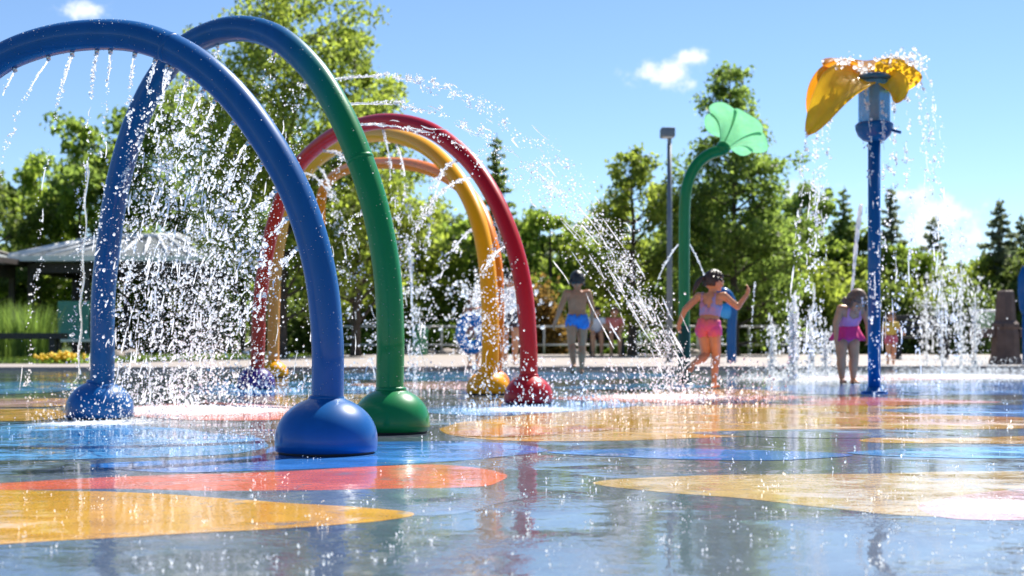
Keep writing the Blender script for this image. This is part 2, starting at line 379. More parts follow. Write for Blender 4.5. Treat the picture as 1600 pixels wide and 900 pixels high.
# paint on the pad: big curved shapes, each a flat coat
WB = wet('wet_blue_paint', (.008, .20, .66)); WY = wet('wet_yellow_paint', (.74, .37, .015)); WC = wet('wet_coral_paint', (.78, .14, .06))
WS = wet('wet_sand_paint', (.60, .39, .12)); WL = wet('wet_light_blue_paint', (.05, .34, .74)); WP = wet('wet_pink_paint', (.74, .42, .38)); WO = wet('wet_orange_paint', (.80, .33, .08)); WG = wet('wet_slate_paint', (.11, .16, .24))
shapes = [
 (WG, [(-200, 742), (200, 746), (600, 760), (820, 768), (760, 792), (660, 806), (300, 790), (-200, 775)]),
 (WY, [(-200, 757), (0, 765), (200, 770), (420, 783), (560, 792), (640, 803), (560, 817), (300, 832), (0, 851), (-200, 860)]),
 (WC, [(-100, 762), (60, 752), (180, 745), (430, 737), (600, 728), (710, 727), (790, 742), (760, 760), (600, 764), (430, 767), (200, 764), (20, 766)]),
 (WB, [(150, 726), (400, 712), (430, 698), (600, 690), (760, 691), (850, 703), (760, 717), (560, 730), (430, 735), (250, 738)]),
 (WS, [(930, 754), (1060, 744), (1300, 741), (1750, 738), (1850, 800), (1600, 808), (1420, 807), (1300, 795), (1150, 778), (1020, 768)]),
 (WP, [(1420, 792), (1520, 771), (1720, 764), (1800, 806), (1600, 812), (1480, 808)]),
 (WL, [(-150, 668), (100, 660), (300, 672), (410, 688), (390, 706), (200, 716), (-150, 714)]),
 (WY, [(690, 668), (760, 655), (900, 640), (1050, 634), (1300, 632), (1560, 640), (1700, 655), (1650, 668), (1400, 672), (1100, 684), (850, 690), (720, 682)]),
 (WO, [(1340, 655), (1440, 645), (1560, 648), (1590, 658), (1480, 664)]),
 (WY, [(1340, 688), (1480, 679), (1750, 675), (1750, 690), (1450, 693)]),
 (WB, [(1380, 642), (1480, 635), (1700, 633), (1700, 650), (1560, 651)]),
 (WC, [(850, 622), (1050, 617), (1350, 621), (1560, 628), (1350, 634), (1050, 630)]),
 (WB, [(1130, 610), (1300, 601), (1700, 598), (1700, 614), (1350, 617)]),
 (WO, [(990, 612), (1130, 608), (1240, 613), (1150, 620), (1010, 619)]),
 (WL, [(290, 606), (470, 597), (640, 606), (480, 618), (330, 616)]),
 (WY, [(-80, 642), (60, 639), (120, 648), (60, 657), (-80, 656)]),
 (WC, [(160, 640), (330, 629), (490, 640), (440, 656), (250, 654)]),
 (WL, [(480, 586), (700, 581), (1000, 583), (1050, 589), (800, 595), (560, 593)]),
 (WP, [(540, 601), (720, 596), (820, 602), (700, 609)]),
 (WB, [(860, 706), (1000, 701), (1200, 704), (1330, 712), (1200, 719), (1000, 716)]),
 (WG, [(1080, 676), (1300, 671), (1560, 672), (1700, 676), (1560, 683), (1250, 684)]),
 (WL, [(640, 640), (760, 632), (880, 628), (1000, 632), (900, 642), (760, 650)]),
 (WO, [(700, 676), (800, 668), (960, 668), (900, 677), (780, 683)]),
 (WL, [(1320, 707), (1460, 700), (1700, 700), (1700, 712), (1500, 716)]),
 (WS, [(380, 622), (520, 616), (660, 620), (600, 630), (460, 634)]),
 (WL, [(860, 606), (1000, 600), (1120, 603), (1020, 609)]),
 (WC, [(1250, 590), (1400, 587), (1600, 588), (1500, 593), (1350, 594)]),
 (WL, [(-100, 604), (60, 596), (140, 604), (60, 614), (-100, 616)]),
 (WP, [(-100, 628), (50, 622), (200, 628), (60, 636), (-100, 637)]),
]
for i, (m, pl) in enumerate(shapes):
    p = spline([gnd(x, y) for x, y in pl], 30, True)
    p = [q + Vector((mnoise.noise(q * 2.3 + Vector((i * 3.1, 0, 0))) * .05 + mnoise.noise(q * 11) * .006, mnoise.noise(q * 2.3 + Vector((0, i * 3.1, 7))) * .05 + mnoise.noise(q * 11 + Vector((5, 5, 5))) * .006, 0)) for q in p]
    flat('painted_shape', p, .0004 + .00005 * (i + 1), m, pad)
# lawn blades near the pad edge
def blades(n, fn, h0, h1, w):
    v = []; f = []
    P = np.array([fn() for _ in range(n)]); a = rng.uniform(0, 6.283, n); h = rng.uniform(h0, h1, n); l = rng.uniform(-.5, .5, (n, 2)) * h[:, None]
    d = np.stack([np.cos(a), np.sin(a), 0 * a], 1) * w
    top = P + np.stack([l[:, 0], l[:, 1], h], 1)
    V = np.stack([P - d, P + d, top], 1).reshape(-1, 3); return V, np.arange(3 * n).reshape(-1, 3)
M_blade = leafmat('grass_blades', (.09, .15, .03), .45)
def lawnpt():
    x = rng.uniform(-21, -5); return (x, rng.uniform(25.3 if x < -8 else 30, 44), -.06)
V, F = blades(16000, lawnpt, .06, .16, .012)
g_ = mesh_obj('lawn_grass', np_mesh('lawn_grass', V, F), M_blade, None, None, False); tag(g_, 'rough green lawn grass beyond the paving on the left', 'grass', kind='stuff')

# ------------------------------------------------------------------ spray arches
M_blue = paint('blue_enamel', (.0008, .092, .300)); M_green = paint('green_enamel', (.001, .185, .050))
M_red = paint('red_enamel', (.46, .004, .010)); M_yel = paint('yellow_enamel', (.86, .36, .0), coat=.25); M_org = paint('orange_enamel', (.86, .22, .0), coat=.2)
M_bluegreen = paint('blue_to_green_enamel', (.0008, .084, .25), (.001, .20, .050), -1.35, -.82)
M_redorange = paint('red_to_rust_enamel', (.44, .020, .008), (.47, .004, .011), -2.3, -.9)
M_yellowhaze = paint('hazed_yellow_enamel', (.80, .30, .06), (.86, .38, .0), -3.05, -2.6, coat=.25)  # left leg tinted peach to imitate haze over the yellow
M_steel = mat('brushed_steel', (.55, .56, .57), .3, .9); M_dark = mat('dark_gap_rubber', (.02, .02, .025), .6)
def arch_pts(A, B, prof, n=10):
    """A, B: feet on the ground; prof: (fraction along A to B, height)"""
    A = Vector((A[0], A[1], 0)); B = Vector((B[0], B[1], 0))
    return spline([A.lerp(B, s) + Vector((0, 0, z)) for s, z in prof], n)
def beads(name, path, rad, n, r0, r1, parent, seed, lo=.0, hi=1.0):
    """water beads sitting on the upper half of a pipe"""
    g = np.random.default_rng(seed); c = []; rr_ = []
    for _ in range(n):
        i = int(len(path) * (lo + (hi - lo) * g.random())); i = min(max(i, 1), len(path) - 2)
        t = (path[i+1] - path[i-1]).normalized(); p = path[i].lerp(path[i+1], g.random())
        s_ = t.cross(Vector((0, 1, 0)));  s_ = s_.normalized(); u = s_.cross(t).normalized()
        a = g.uniform(0, 6.283); dv = s_ * math.cos(a) + u * math.sin(a)
        if dv.y > .3 : dv.y *= -1
        if g.random() > .25 + .75 * max(0, dv.z): continue
        r_ = r0 + (r1 - r0) * g.random() ** 3
        c.append(p + dv.normalized() * (rad + r_ * .2)); rr_.append(r_)
    V, F = drop_mesh(np.array([tuple(x) for x in c]), np.array(rr_), None)
    o = mesh_obj(name, np_mesh(name, V, F), M_bead, parent); o['kind'] = 'stuff'; return o
ICO_V, ICO_F = None, None
def ico():
    global ICO_V, ICO_F
    bm = bmesh.new(); bmesh.ops.create_icosphere(bm, subdivisions=1, radius=1.0)
    ICO_V = np.array([v.co[:] for v in bm.verts]); ICO_F = np.array([[v.index for v in f.verts] for f in bm.faces]); bm.free()
ico()
def drop_mesh(P, r, D, wob=.22):
    """drops at P, radius r, stretched by the vectors D (length = stretch-1)"""
    n = len(P); k = len(ICO_V)
    V = np.repeat(ICO_V[None], n, 0) * (1 + rng.uniform(-wob, wob, (n, k, 1)))
    V = V * r[:, None, None]
    if D is not None:
        ln = np.linalg.norm(D, axis=1, keepdims=True) + 1e-9; dh = D / ln
        V = V + (V @ dh[:, :, None]) * (dh * ln)[:, None, :]
    V = V + P[:, None, :]
    F = (ICO_F[None] + (np.arange(n) * k)[:, None, None]).reshape(-1, 3)
    return V.reshape(-1, 3), F
M_bead = spray_mat('water_beads', .5)
def foot(parent, p, r, h, m, rt):
    q = MB(); pr = [(r * .985, 0.0), (r, .03), (r, h * .22)]
    for k in range(1, 12):
        a = math.pi / 2 * k / 12; pr.append((r * math.cos(a), h * .22 + h * .78 * math.sin(a)))
    pr = [x for x in pr if x[0] > rt * .9] + [(rt * .9, h + .004)]
    o = q.lathe((p[0], p[1], .012), pr, 40).build('foot_dome', m, parent)
    MB().lathe((p[0], p[1], .0), [(r * .93, .0), (r * .93, .014)], 40).build('base_gap', M_dark, o)
    MB().lathe((p[0], p[1], h - .005), [(rt * 1.10, 0), (rt * 1.12, .012), (rt * 1.02, .022)], 28).build('collar', m, o)
    return o
def arch(label, A, B, prof, rt, m, footm, fr, fh, seam=None, group='spray arches'):
    base = (Vector((A[0], A[1], 0)) + Vector((B[0], B[1], 0))) / 2
    e = empty('spray_arch', base, label, 'spray arch', group)
    path = arch_pts(A, B, prof)
    p_ = MB().tube(path, rt, 28).build('pipe', m, e)
    if seam:
        for s in seam:
            i = int(s * (len(path) - 1)); t = (path[i+1] - path[i-1]).normalized()
            MB().tube([path[i] - t * .012, path[i] - t * .010, path[i] + t * .010, path[i] + t * .012], [rt * .99, rt * 1.025, rt * 1.025, rt * .99], 28).build('joint_ring', m, p_)
    foot(e, A, fr, fh, footm[0], rt); foot(e, B, fr, fh, footm[1], rt)
    return e, path
def nozzle(path, i, rt, parent, inward):
    p = path[i]; d = inward.normalized()
    MB().tube([p + d * (rt - .006), p + d * (rt + .018)], [.012, .010], 10).build('nozzle', M_steel, parent)
    return p + d * (rt + .015)
# profile from photo rows read on the vertical plane through the two feet
def prof_from_px(A, B, pix):
    A = Vector((A[0], A[1])); B = Vector((B[0], B[1])); out = [(0.0, 0.05)]
    for px, py in pix:
        k = (px - 800) / FPX; D = B - A          # x = k*y on the plane
        s = (k * A.y - A.x) / (D.x - k * D.y); y = A.y + s * D.y
        out.append((s, CAMZ + (HOR - py) / FPX * y))
    out.append((1.0, 0.05)); return out
# front blue arch, its left foot outside the picture
g1 = gnd(510, 708)
A1, B1 = (-3.05, 6.9), (g1.x, g1.y)
pr1 = prof_from_px(A1, B1, [(-120, 330), (-90, 205), (-40, 128), (10, 88), (80, 63), (160, 54), (230, 62), (300, 94), (365, 150), (425, 232), (470, 320), (499, 420), (511, 520), (512, 610)])
arch1, path1 = arch('large glossy blue spray arch nearest the camera, its left end out of view', A1, B1, pr1, .0700, M_blue, (M_blue, M_blue), .222, .235, (.50,))
# blue-to-green arch behind it
A2, B2 = (gnd(156, 654).x, gnd(156, 654).y), (gnd(611, 676).x, gnd(611, 676).y)
pr2 = prof_from_px(A2, B2, [(160, 580), (161, 470), (170, 380), (185, 285), (213, 190), (252, 115), (300, 68), (365, 45), (430, 58), (485, 105), (525, 165), (557, 235), (585, 320), (604, 420), (610, 520), (609, 610)])
arch2, path2 = arch('arch changing from blue on the left to green on the right, behind the front arch', A2, B2, pr2, .0735, M_bluegreen, (M_blue, M_green), .205, .225, (.36, .72))
# red arch
A3, B3 = (gnd(400, 608).x, gnd(400, 608).y), (gnd(826, 631).x, gnd(826, 631).y)
pr3 = prof_from_px(A3, B3, [(403, 540), (406, 470), (418, 390), (438, 315), (470, 255), (520, 212), (570, 194), (620, 190), (675, 205), (730, 248), (770, 305), (800, 375), (818, 450), (825, 530), (826, 580)])
M_foot3 = paint('purple_enamel', (.05, .02, .16))
arch3, path3 = arch('crimson spray arch in the middle, standing before the yellow arch', A3, B3, pr3, .068, M_redorange, (M_foot3, M_red), .185, .21, (.42,))
# yellow arch
A4, B4 = (gnd(427, 589).x, gnd(427, 589).y), (gnd(762, 616).x, gnd(762, 616).y)
pr4 = prof_from_px(A4, B4, [(427, 530), (429, 450), (436, 380), (452, 312), (484, 262), (530, 227), (575, 212), (620, 213), (668, 232), (712, 275), (742, 330), (758, 395), (765, 470), (766, 550)])
arch4, path4 = arch('yellow spray arch with left leg tinted peach for haze, close behind the crimson arch', A4, B4, pr4, .076, M_yellowhaze, (M_yel, M_yel), .19, .20)
# orange arch, farthest
A5, B5 = (gnd(511, 583).x, gnd(511, 583).y), (gnd(770, 607).x, gnd(770, 607).y)
pr5 = prof_from_px(A5, B5, [(508, 520), (504, 430), (500, 360), (503, 305), (522, 275), (560, 259), (605, 255), (655, 260), (705, 280), (745, 320), (768, 380), (776, 450), (775, 540)])
arch5, path5 = arch('low orange spray arch farthest back, seen through the yellow arch', A5, B5, pr5, .072, M_org, (M_org, M_org), .17, .18)

# ------------------------------------------------------------------ flower on the green bent pipe
M_fgreen = petal_mat('green_fibreglass', (.20, .55, .28), .55); M_fyellow = petal_mat('amber_fibreglass', (.95, .50, .02), .62)
fb = gnd(1069, 602)
fl = empty('flower_sprayer', (fb.x, fb.y, 0), 'green flower sprayer on a bent green pipe with open petals', 'water feature', 'flower sprayers')
fd = fb.y
stem = spline([at(1069, 600, fd), at(1069, 500, fd), at(1069, 400, fd), at(1070, 320, fd), at(1076, 282, fd), at(1090, 256, fd), at(1109, 241, fd), at(1128, 235, fd)], 8)
st_ = MB().tube(stem, .060, 20).build('stem', M_green, fl)
MB().lathe((fb.x, fb.y, 0), [(.075, 0), (.075, .16), (.066, .18), (.066, .62), (.0615, .63)], 24).build('lower_sleeve', paint('dark_green_enamel', (.008, .06, .04)), fl)
MB().lathe((fb.x, fb.y, 0), [(.11, 0), (.11, .015), (.10, .02)], 24).build('base_plate', M_steel, fl)
ax = Vector((.52, .34, .72)).normalized(); c0 = at(1128, 234, fd)
MB().lathe(c0 - ax * .03, [(.058, 0), (.075, .02), (.078, .08), (.06, .10)], 20, ax.to_track_quat('Z', 'Y').to_matrix()).build('collar', M_green, fl)
Mx = ax.to_track_quat('Z', 'Y').to_matrix()
def petal_surface(Mx, c, a0, a1, prof, scal, nu=14, nv=12, th=.006):
    v = []; f = []
    for i in range(nu + 1):
        u = i / nu
        for j in range(nv + 1):
            w = j / nv * 2 - 1; aa = (a0 + a1) / 2 + (a1 - a0) / 2 * w * (1 if u < .5 else 1)
            uu = u * (1 - scal * w * w * u)
            r_, z = prof(uu)
            wav = .012 * math.sin(w * 5) * u
            v.append(c + Mx @ Vector((r_ * math.cos(aa), r_ * math.sin(aa), z + wav)))
    for i in range(nu):
        for j in range(nv):
            a = i * (nv + 1) + j; f.append([a, a + 1, a + nv + 2, a + nv + 1])
    q = MB(); q.v = v; q.f = f; return q
def solid(o, th):
    md = o.modifiers.new('thickness', 'SOLIDIFY'); md.thickness = th; md.offset = 0; return o
for k in range(5):
    a0 = 2 * math.pi * k / 5 + .35; sp_ = 2 * math.pi / 5 * .56
    o = petal_surface(Mx, c0 + ax * .04, a0 - sp_, a0 + sp_, lambda u: (.06 + .34 * u ** 1.35, .27 * math.sin(u * 1.9)), .20).build('petal', M_fgreen, fl); solid(o, .008)
# ------------------------------------------------------------------ bucket flower on the blue pole
bb = gnd(1366, 614); bd = bb.y
bf = empty('flower_sprayer', (bb.x, bb.y, 0), 'tall blue pole topped by a clear cylinder and amber yellow petals pouring water', 'water feature', 'flower sprayers')
px_m = FPX / bd
ztop = lambda py: CAMZ + (HOR - py) / px_m
MB().lathe((bb.x, bb.y, 0), [(.056, 0), (.056, ztop(212))], 24).build('pole', M_blue, bf)
MB().lathe((bb.x, bb.y, 0), [(.12, 0), (.12, .015), (.075, .02), (.065, .05)], 24).build('base_flange', M_blue, bf)
hub = MB().lathe((bb.x, bb.y, ztop(222)), [(.05, 0), (.10, .015), (.145, .06), (.168, .12), (.172, .155), (.15, .175)], 28).build('hub_bowl', M_blue, bf)
MB().tube([Vector((bb.x + .15, bb.y - .02, ztop(203))), Vector((bb.x + .235, bb.y - .03, ztop(208)))], .014, 10).build('spout', M_blue, hub)
mg, tg, og = new_mat('clear_blue_acrylic')
ga = N(tg, 'ShaderNodeBsdfPrincipled'); ga.inputs['Base Color'].default_value = (.45, .72, .86, 1); ga.inputs['Roughness'].default_value = .06
tp = N(tg, 'ShaderNodeBsdfTransparent'); tp.inputs['Color'].default_value = (.55, .74, .84, 1); mm_ = N(tg, 'ShaderNodeMixShader'); mm_.inputs[0].default_value = .72
tg.links.new(ga.outputs[0], mm_.inputs[1]); tg.links.new(tp.outputs[0], mm_.inputs[2]); tg.links.new(mm_.outputs[0], og.inputs['Surface'])
MB().lathe((bb.x, bb.y, ztop(194)), [(.142, 0), (.142, .39), (.136, .39), (.136, .0)], 28).build('clear_cylinder', mg, bf)
MB().lathe((bb.x, bb.y, ztop(190)), [(.045, 0), (.045, .36)], 14).build('inner_pipe', M_blue, bf)
MB().lathe((bb.x, bb.y, ztop(126)), [(.15, 0), (.155, .03), (.12, .06)], 28).build('top_ring', mat('dark_teal_plastic', (.02, .09, .14), .35, coat=.4), bf)
def leaf_petal(parent, root, az, L, Wd, rise, droop, curl, m, roll=0.0):
    v = []; f = []; nu, nv = 18, 10
    d = Vector((math.cos(az), math.sin(az), 0)); s_ = Vector((-d.y, d.x, 0))
    for i in range(nu + 1):
        u = i / nu; wd = Wd * (math.sin(math.pi * min(1, (u * .93 + .07)) ** .72)) ** .75 if u < 1 else .0
        z = rise * math.sin(u * math.pi * .62) - droop * u ** 2.2
        out = L * (u - .22 * u ** 3)
        for j in range(nv + 1):
            w = j / nv * 2 - 1
            v.append(root + d * (out - .02 * w * w) + s_ * (wd * w) + Vector((0, 0, z - curl * w * w * wd - .02 * (1 - abs(w)) + roll * w * wd)))
    for i in range(nu):
        for j in range(nv):
            a = i * (nv + 1) + j; f.append([a, a + nv + 1, a + nv + 2, a + 1])
    q = MB(); q.v = v; q.f = f
    o = q.build('petal', m, parent); solid(o, .012); return o
def curve_petal(parent, cl, wv, hw, m, cup=.05):
    """leaf blade: cl centre line points, wv half-width direction, hw half-width"""
    c = spline(cl, 7); n_ = len(c) - 1; nv = 12; v = []; f = []; wv = Vector(wv).normalized()
    for i, p_ in enumerate(c):
        u = i / n_; wd = hw * max(0.02, math.sin(math.pi * (.16 + .84 * u) ** .9) ** .62 if u < 1 else .02)
        t = (c[min(i+1, n_)] - c[max(i-1, 0)]).normalized(); ww = (wv - t * wv.dot(t)).normalized(); nn_ = t.cross(ww)
        for j in range(nv + 1):
            w = j / nv * 2 - 1; v.append(p_ + ww * wd * w + nn_ * (cup * (w * w) * (wd / hw) + .012 * math.sin(w * 6 + u * 5) * u))
    for i in range(n_):
        for j in range(nv):
            a = i * (nv + 1) + j; f.append([a, a + nv + 1, a + nv + 2, a + 1])
    q = MB(); q.v = v; q.f = f; o = q.build('petal', m, parent); solid(o, .012); return o
M_fdeep = petal_mat('deep_amber_fibreglass', (.88, .33, .012), .55)
A_ = lambda x, y, dd: at(x, y, bd + dd)
curve_petal(bf, [A_(1350, 122, -.02), A_(1325, 128, -.12), A_(1300, 152, -.22), A_(1263, 210, -.30)], (.75, -.45, -.55), .20, M_fyellow, .06)
curve_petal(bf, [A_(1345, 124, .10), A_(1312, 124, .14), A_(1286, 144, .16), A_(1268, 184, .14)], (.6, .5, -.6), .18, M_fdeep, -.06)
curve_petal(bf, [A_(1366, 121, .0), A_(1390, 121, -.02), A_(1414, 124, -.05), A_(1440, 120, -.05)], (.25, .5, -.8), .17, M_fyellow, .05)
curve_petal(bf, [A_(1374, 124, .02), A_(1392, 128, -.12), A_(1404, 142, -.20), A_(1400, 160, -.24)], (.8, .1, .5), .11, M_fyellow, .04)
curve_petal(bf, [A_(1358, 126, .05), A_(1356, 108, .14), A_(1354, 99, .28), A_(1352, 97, .46)], (1, 0, 0), .42, M_fdeep, -.04)
curve_petal(bf, [A_(1372, 124, .05), A_(1388, 114, .12), A_(1406, 112, .20), A_(1426, 120, .28)], (.8, .5, -.2), .13, M_fyellow, -.04)

# ------------------------------------------------------------------ light pole, rails, benches, other equipment
M_pole = mat('grey_painted_steel', (.16, .19, .22), .5, .3); M_black = mat('black_painted_wood', (.022, .020, .019), .55, var=.3, vscale=12, bump=.002); M_white = mat('white_paint', (.78, .78, .77), .45)
lb = Vector((at(1046, 528, 27).x, 27, .03))
lp = empty('light_pole', lb, 'slim grey light pole with a box lantern beside the green flower', 'lamp post')
MB().lathe(lb, [(.06, 0), (.052, 2.2), (.044, 4.15)], 14).build('pole', M_pole, lp)
MB().lathe(lb, [(.11, 0), (.11, .02), (.07, .03)], 16).build('base_plate', M_pole, lp)
hd = MB().box(lb + Vector((-.04, -.02, 4.36)), (.26, .34, .17), bev=.02).build('lamp_head', M_pole, lp)
MB().box(lb + Vector((-.04, -.02, 4.268)), (.18, .24, .012)).build('diffuser', M_white, hd)
MB().tube([lb + Vector((0, 0, 4.14)), lb + Vector((0, 0, 4.28))], .04, 12).build('bracket', M_pole, lp)

M_rail = mat('galvanised_rail', (.62, .60, .58), .4, .35)
fe = empty('rail_fence', (0, 40.9, 0), 'low pale metal rail fence running along the planting bed', 'fence')
fx0, fx1 = at(530, 528, 40.9).x, at(1250, 528, 40.9).x
nseg = 9
for k in range(nseg + 1):
    x = fx0 + (fx1 - fx0) * k / nseg; MB().tube([(x, 40.9, -.06), (x, 40.9, .86)], .032, 10).build('post', M_rail, fe)
for k in range(nseg):
    xa, xb = fx0 + (fx1 - fx0) * k / nseg, fx0 + (fx1 - fx0) * (k + 1) / nseg
    for z in (.30, .83):
        MB().tube([(xa + .034, 40.9, z), (xb - .034, 40.9, z)], .030, 10).build('rail', M_rail, fe)
def bench(x0, x1, y, label, back, z0=-.06, hs=.46, rz=0, th=.05):
    b = empty('park_bench', ((x0+x1)/2, y, z0), label, 'bench', 'dark slatted benches')
    for k in range(4): MB().box(((x0+x1)/2, y - .18 + k * .125, z0 + hs), (x1 - x0, .105, th), bev=.008).build('seat_slat', M_black, b, smooth=False)
    if back:
        for k in range(4): MB().box(((x0+x1)/2, y + .27 + .02 * k, z0 + hs + .10 + k * .115), (x1 - x0, .035, .095), bev=.006).build('back_slat', M_black, b, smooth=False)
    for x in (x0 + .22, x1 - .22):
        q = MB(); q.box((x, y - .14, z0 + hs / 2 - .015), (.12, .10, hs - .035)).box((x, y + .17, z0 + hs / 2 - .015), (.12, .10, hs - .035)).box((x, y, z0 + hs - .05), (.08, .46, .045))
        if back: q.box((x, y + .34, z0 + hs + .26), (.06, .05, .56))
        q.build('leg', M_black, b, smooth=False)
    return b
bl = at(-40, 528, 31).x, at(101, 528, 31).x
bench(bl[0], bl[1], 31, 'black wooden backless bench on the grass at far left', False, hs=.60, th=.13)
bench(at(1385, 528, 31).x, at(1490, 528, 31).x, 31, 'dark slatted bench with backrest behind the child in yellow', True, z0=.03, hs=.48)

# pavilion on the left
M_roofw = mat('white_roof_sheet', (.74, .75, .74), .4, .1, var=.08); M_roofg = mat('translucent_grey_roof_sheet', (.14, .155, .16), .5, var=.15); M_beam = mat('dark_stained_timber', (.035, .026, .022), .6, var=.3); M_roofd = mat('grey_green_roof_sheet', (.19, .21, .21), .5, var=.15); M_postb = mat('brown_timber', (.14, .085, .06), .6, var=.25)
def pavilion(cx, cy, w, dp, ze, zr, label, sheet, trim):
    e = empty('pavilion', (cx, cy, -.06), label, 'pavilion')
    q = [(-w/2, -dp/2), (w/2, -dp/2), (w/2, dp/2), (-w/2, dp/2)]
    rx = w/2 - dp/2 * .8
    E = [Vector((cx + a, cy + b, ze)) for a, b in q]; T0, T1 = Vector((cx - rx, cy, zr)), Vector((cx + rx, cy, zr))
    def strips(a, b, c, d, n):    # eave a-b, ridge d-c
        for k in range(n):
            t0, t1 = k / n, (k + 1) / n - .012
            pts = [a.lerp(b, t0), a.lerp(b, t1), d.lerp(c, t1), d.lerp(c, t0)]
            up = Vector((0, 0, .05)); m_ = MB(); m_.v = pts + [p + up for p in pts]
            m_.f = [[0, 3, 2, 1], [4, 5, 6, 7], [0, 1, 5, 4], [1, 2, 6, 5], [2, 3, 7, 6], [3, 0, 4, 7]]
            m_.build('roof_panel', sheet, e, smooth=False)
    strips(E[0], E[1], T1, T0, 8); strips(E[2], E[3], T0, T1, 8); strips(E[1], E[2], T1, T1, 4); strips(E[3], E[0], T0, T0, 4)
    for a, b in ((E[0], T0), (E[1], T1), (E[2], T1), (E[3], T0), (T0, T1)):
        MB().tube([a + Vector((0, 0, .075)), b + Vector((0, 0, .075))], .085, 8).build('ridge_cap', trim, e)
    for i in range(4):
        a, b = E[i], E[(i + 1) % 4]; c = (a + b) / 2; L_ = (b - a).length
        off = Vector((0, 0, 0)); ang = math.atan2(b.y - a.y, b.x - a.x)
        nrm = Vector((math.sin(ang), -math.cos(ang), 0))
        MB().box(c + nrm * .03 + Vector((0, 0, .0)), (L_ + .05, .04, .16), ang).build('fascia', trim, e, smooth=False)
        MB().box(c - nrm * .45 + Vector((0, 0, -.27)), (L_ - 1.05, .14, .30), ang).build('beam', M_beam, e, smooth=False)
    for k in range(9):
        t = (k + .5) / 9; a = E[0].lerp(E[1], t); b = T0.lerp(T1, t)
        MB().tube([a + Vector((0, .02, .085)), b + Vector((0, 0, .085))], .05, 6).build('roof_rib', trim, e)
    for xx in (-w/2 + .5, -w/6, w/6, w/2 - .5):
        for yy in (-dp/2 + .5, dp/2 - .5):
            MB().box((cx + xx, cy + yy, (ze - .42 - .06) / 2), (.17, .17, ze - .42 + .06), bev=.012).build('post', M_beam, e, smooth=False)
    return e
pavilion(at(222, 528, 46).x, 46, 6.7, 5.4, 2.92, 3.72, 'open pavilion with white hipped roof and dark beams behind the left arch leg', M_roofg, M_white)
pavilion(at(-70, 528, 43).x, 43, 3.6, 3.4, 2.80, 3.25, 'small dark roofed shelter cut by the left edge', M_roofd, M_beam)
# teal serving board with white ledge under the pavilion
tb = at(115, 500, 42); e = empty('serving_counter', (tb.x, 42, -.06), 'teal counter panel with white ledge under the pavilion', 'counter')
MB().box((tb.x, 42, .98), (.92, .06, 1.2), bev=.01).build('panel', mat('teal_board', (.05, .22, .19), .5), e, smooth=False)
MB().box((tb.x + .06, 41.85, .42), (1.2, .36, .07), bev=.01).build('ledge', M_white, e, smooth=False)
for s in (-1, 1): MB().box((tb.x + s * .40, 42, .16), (.08, .08, .44)).build('leg', M_beam, e, smooth=False)

# stone-coloured water cannon pillar at the right edge
M_brown = mat('brown_cast_stone', (.115, .072, .055), .7, var=.25, vscale=5, bump=.006, bscale=18)
cb = Vector((at(1571, 528, 25.5).x, 25.5, .03)); cn = empty('play_pillar', cb, 'brown tapered stone play pillar with cross beam at the right edge', 'play pillar')
MB().lathe(cb, [(.30, 0), (.30, .06), (.265, .14), (.24, .55), (.225, .62), (.245, .66), (.245, .72), (.19, .78), (.165, 1.18), (.15, 1.30), (.12, 1.325)], 10).build('pillar', M_brown, cn, smooth=False)
for k in range(6):
    a = k * math.pi / 3; MB().ball(cb + Vector((.243 * math.cos(a), .243 * math.sin(a), .69)), .018, 8).build('bolt', M_dark, cn)
MB().box(cb + Vector((-.42, .0, .56)), (.42, .20, .17), bev=.02).build('cross_beam', M_brown, cn, smooth=False)
MB().box(cb + Vector((.62, .0, .56)), (.80, .20, .17), bev=.02).build('cross_beam', M_brown, cn, smooth=False)
rb_ = at(1545, 500, 28); e = empty('glass_railing', (rb_.x, 28, .03), 'short green glass railing with white rails left of the stone pillar', 'railing')
mgl, tgl, ogl = new_mat('green_glass'); p1 = N(tgl, 'ShaderNodeBsdfGlossy'); p1.inputs['Roughness'].default_value = .03; p2_ = N(tgl, 'ShaderNodeBsdfTransparent'); p2_.inputs['Color'].default_value = (.55, .80, .68, 1); p3 = N(tgl, 'ShaderNodeMixShader'); p3.inputs[0].default_value = .88
tgl.links.new(p1.outputs[0], p3.inputs[1]); tgl.links.new(p2_.outputs[0], p3.inputs[2]); tgl.links.new(p3.outputs[0], ogl.inputs['Surface'])
MB().box((rb_.x + .05, 28, .82), (.62, .02, .36)).build('pane', mgl, e, smooth=False)
for z in (.62, 1.03): MB().tube([(rb_.x - .34, 28, z), (rb_.x + .44, 28, z)], .03, 8).build('rail', M_white, e)
for s in (-.31, .41): MB().tube([(rb_.x + s, 28, .03), (rb_.x + s, 28, 1.02)], .026, 8).build('post', M_rail, e)
# blue paddle post cut by the right edge
qb = Vector((at(1602, 528, 24.5).x, 24.5, .03)); e = empty('spray_paddle', qb, 'blue upright paddle shaped sprayer cut by the right edge', 'water feature', 'small blue sprayers')
MB().lathe(qb, [(.05, 0), (.05, .86)], 14).build('pole', M_blue, e)
MB().lathe(qb + Vector((0, 0, .82)), [(.03, 0), (.10, .15), (.135, .45), (.125, .70), (.07, .85), (.01, .90)], 20, None, 1.0, .45).build('paddle', M_blue, e)
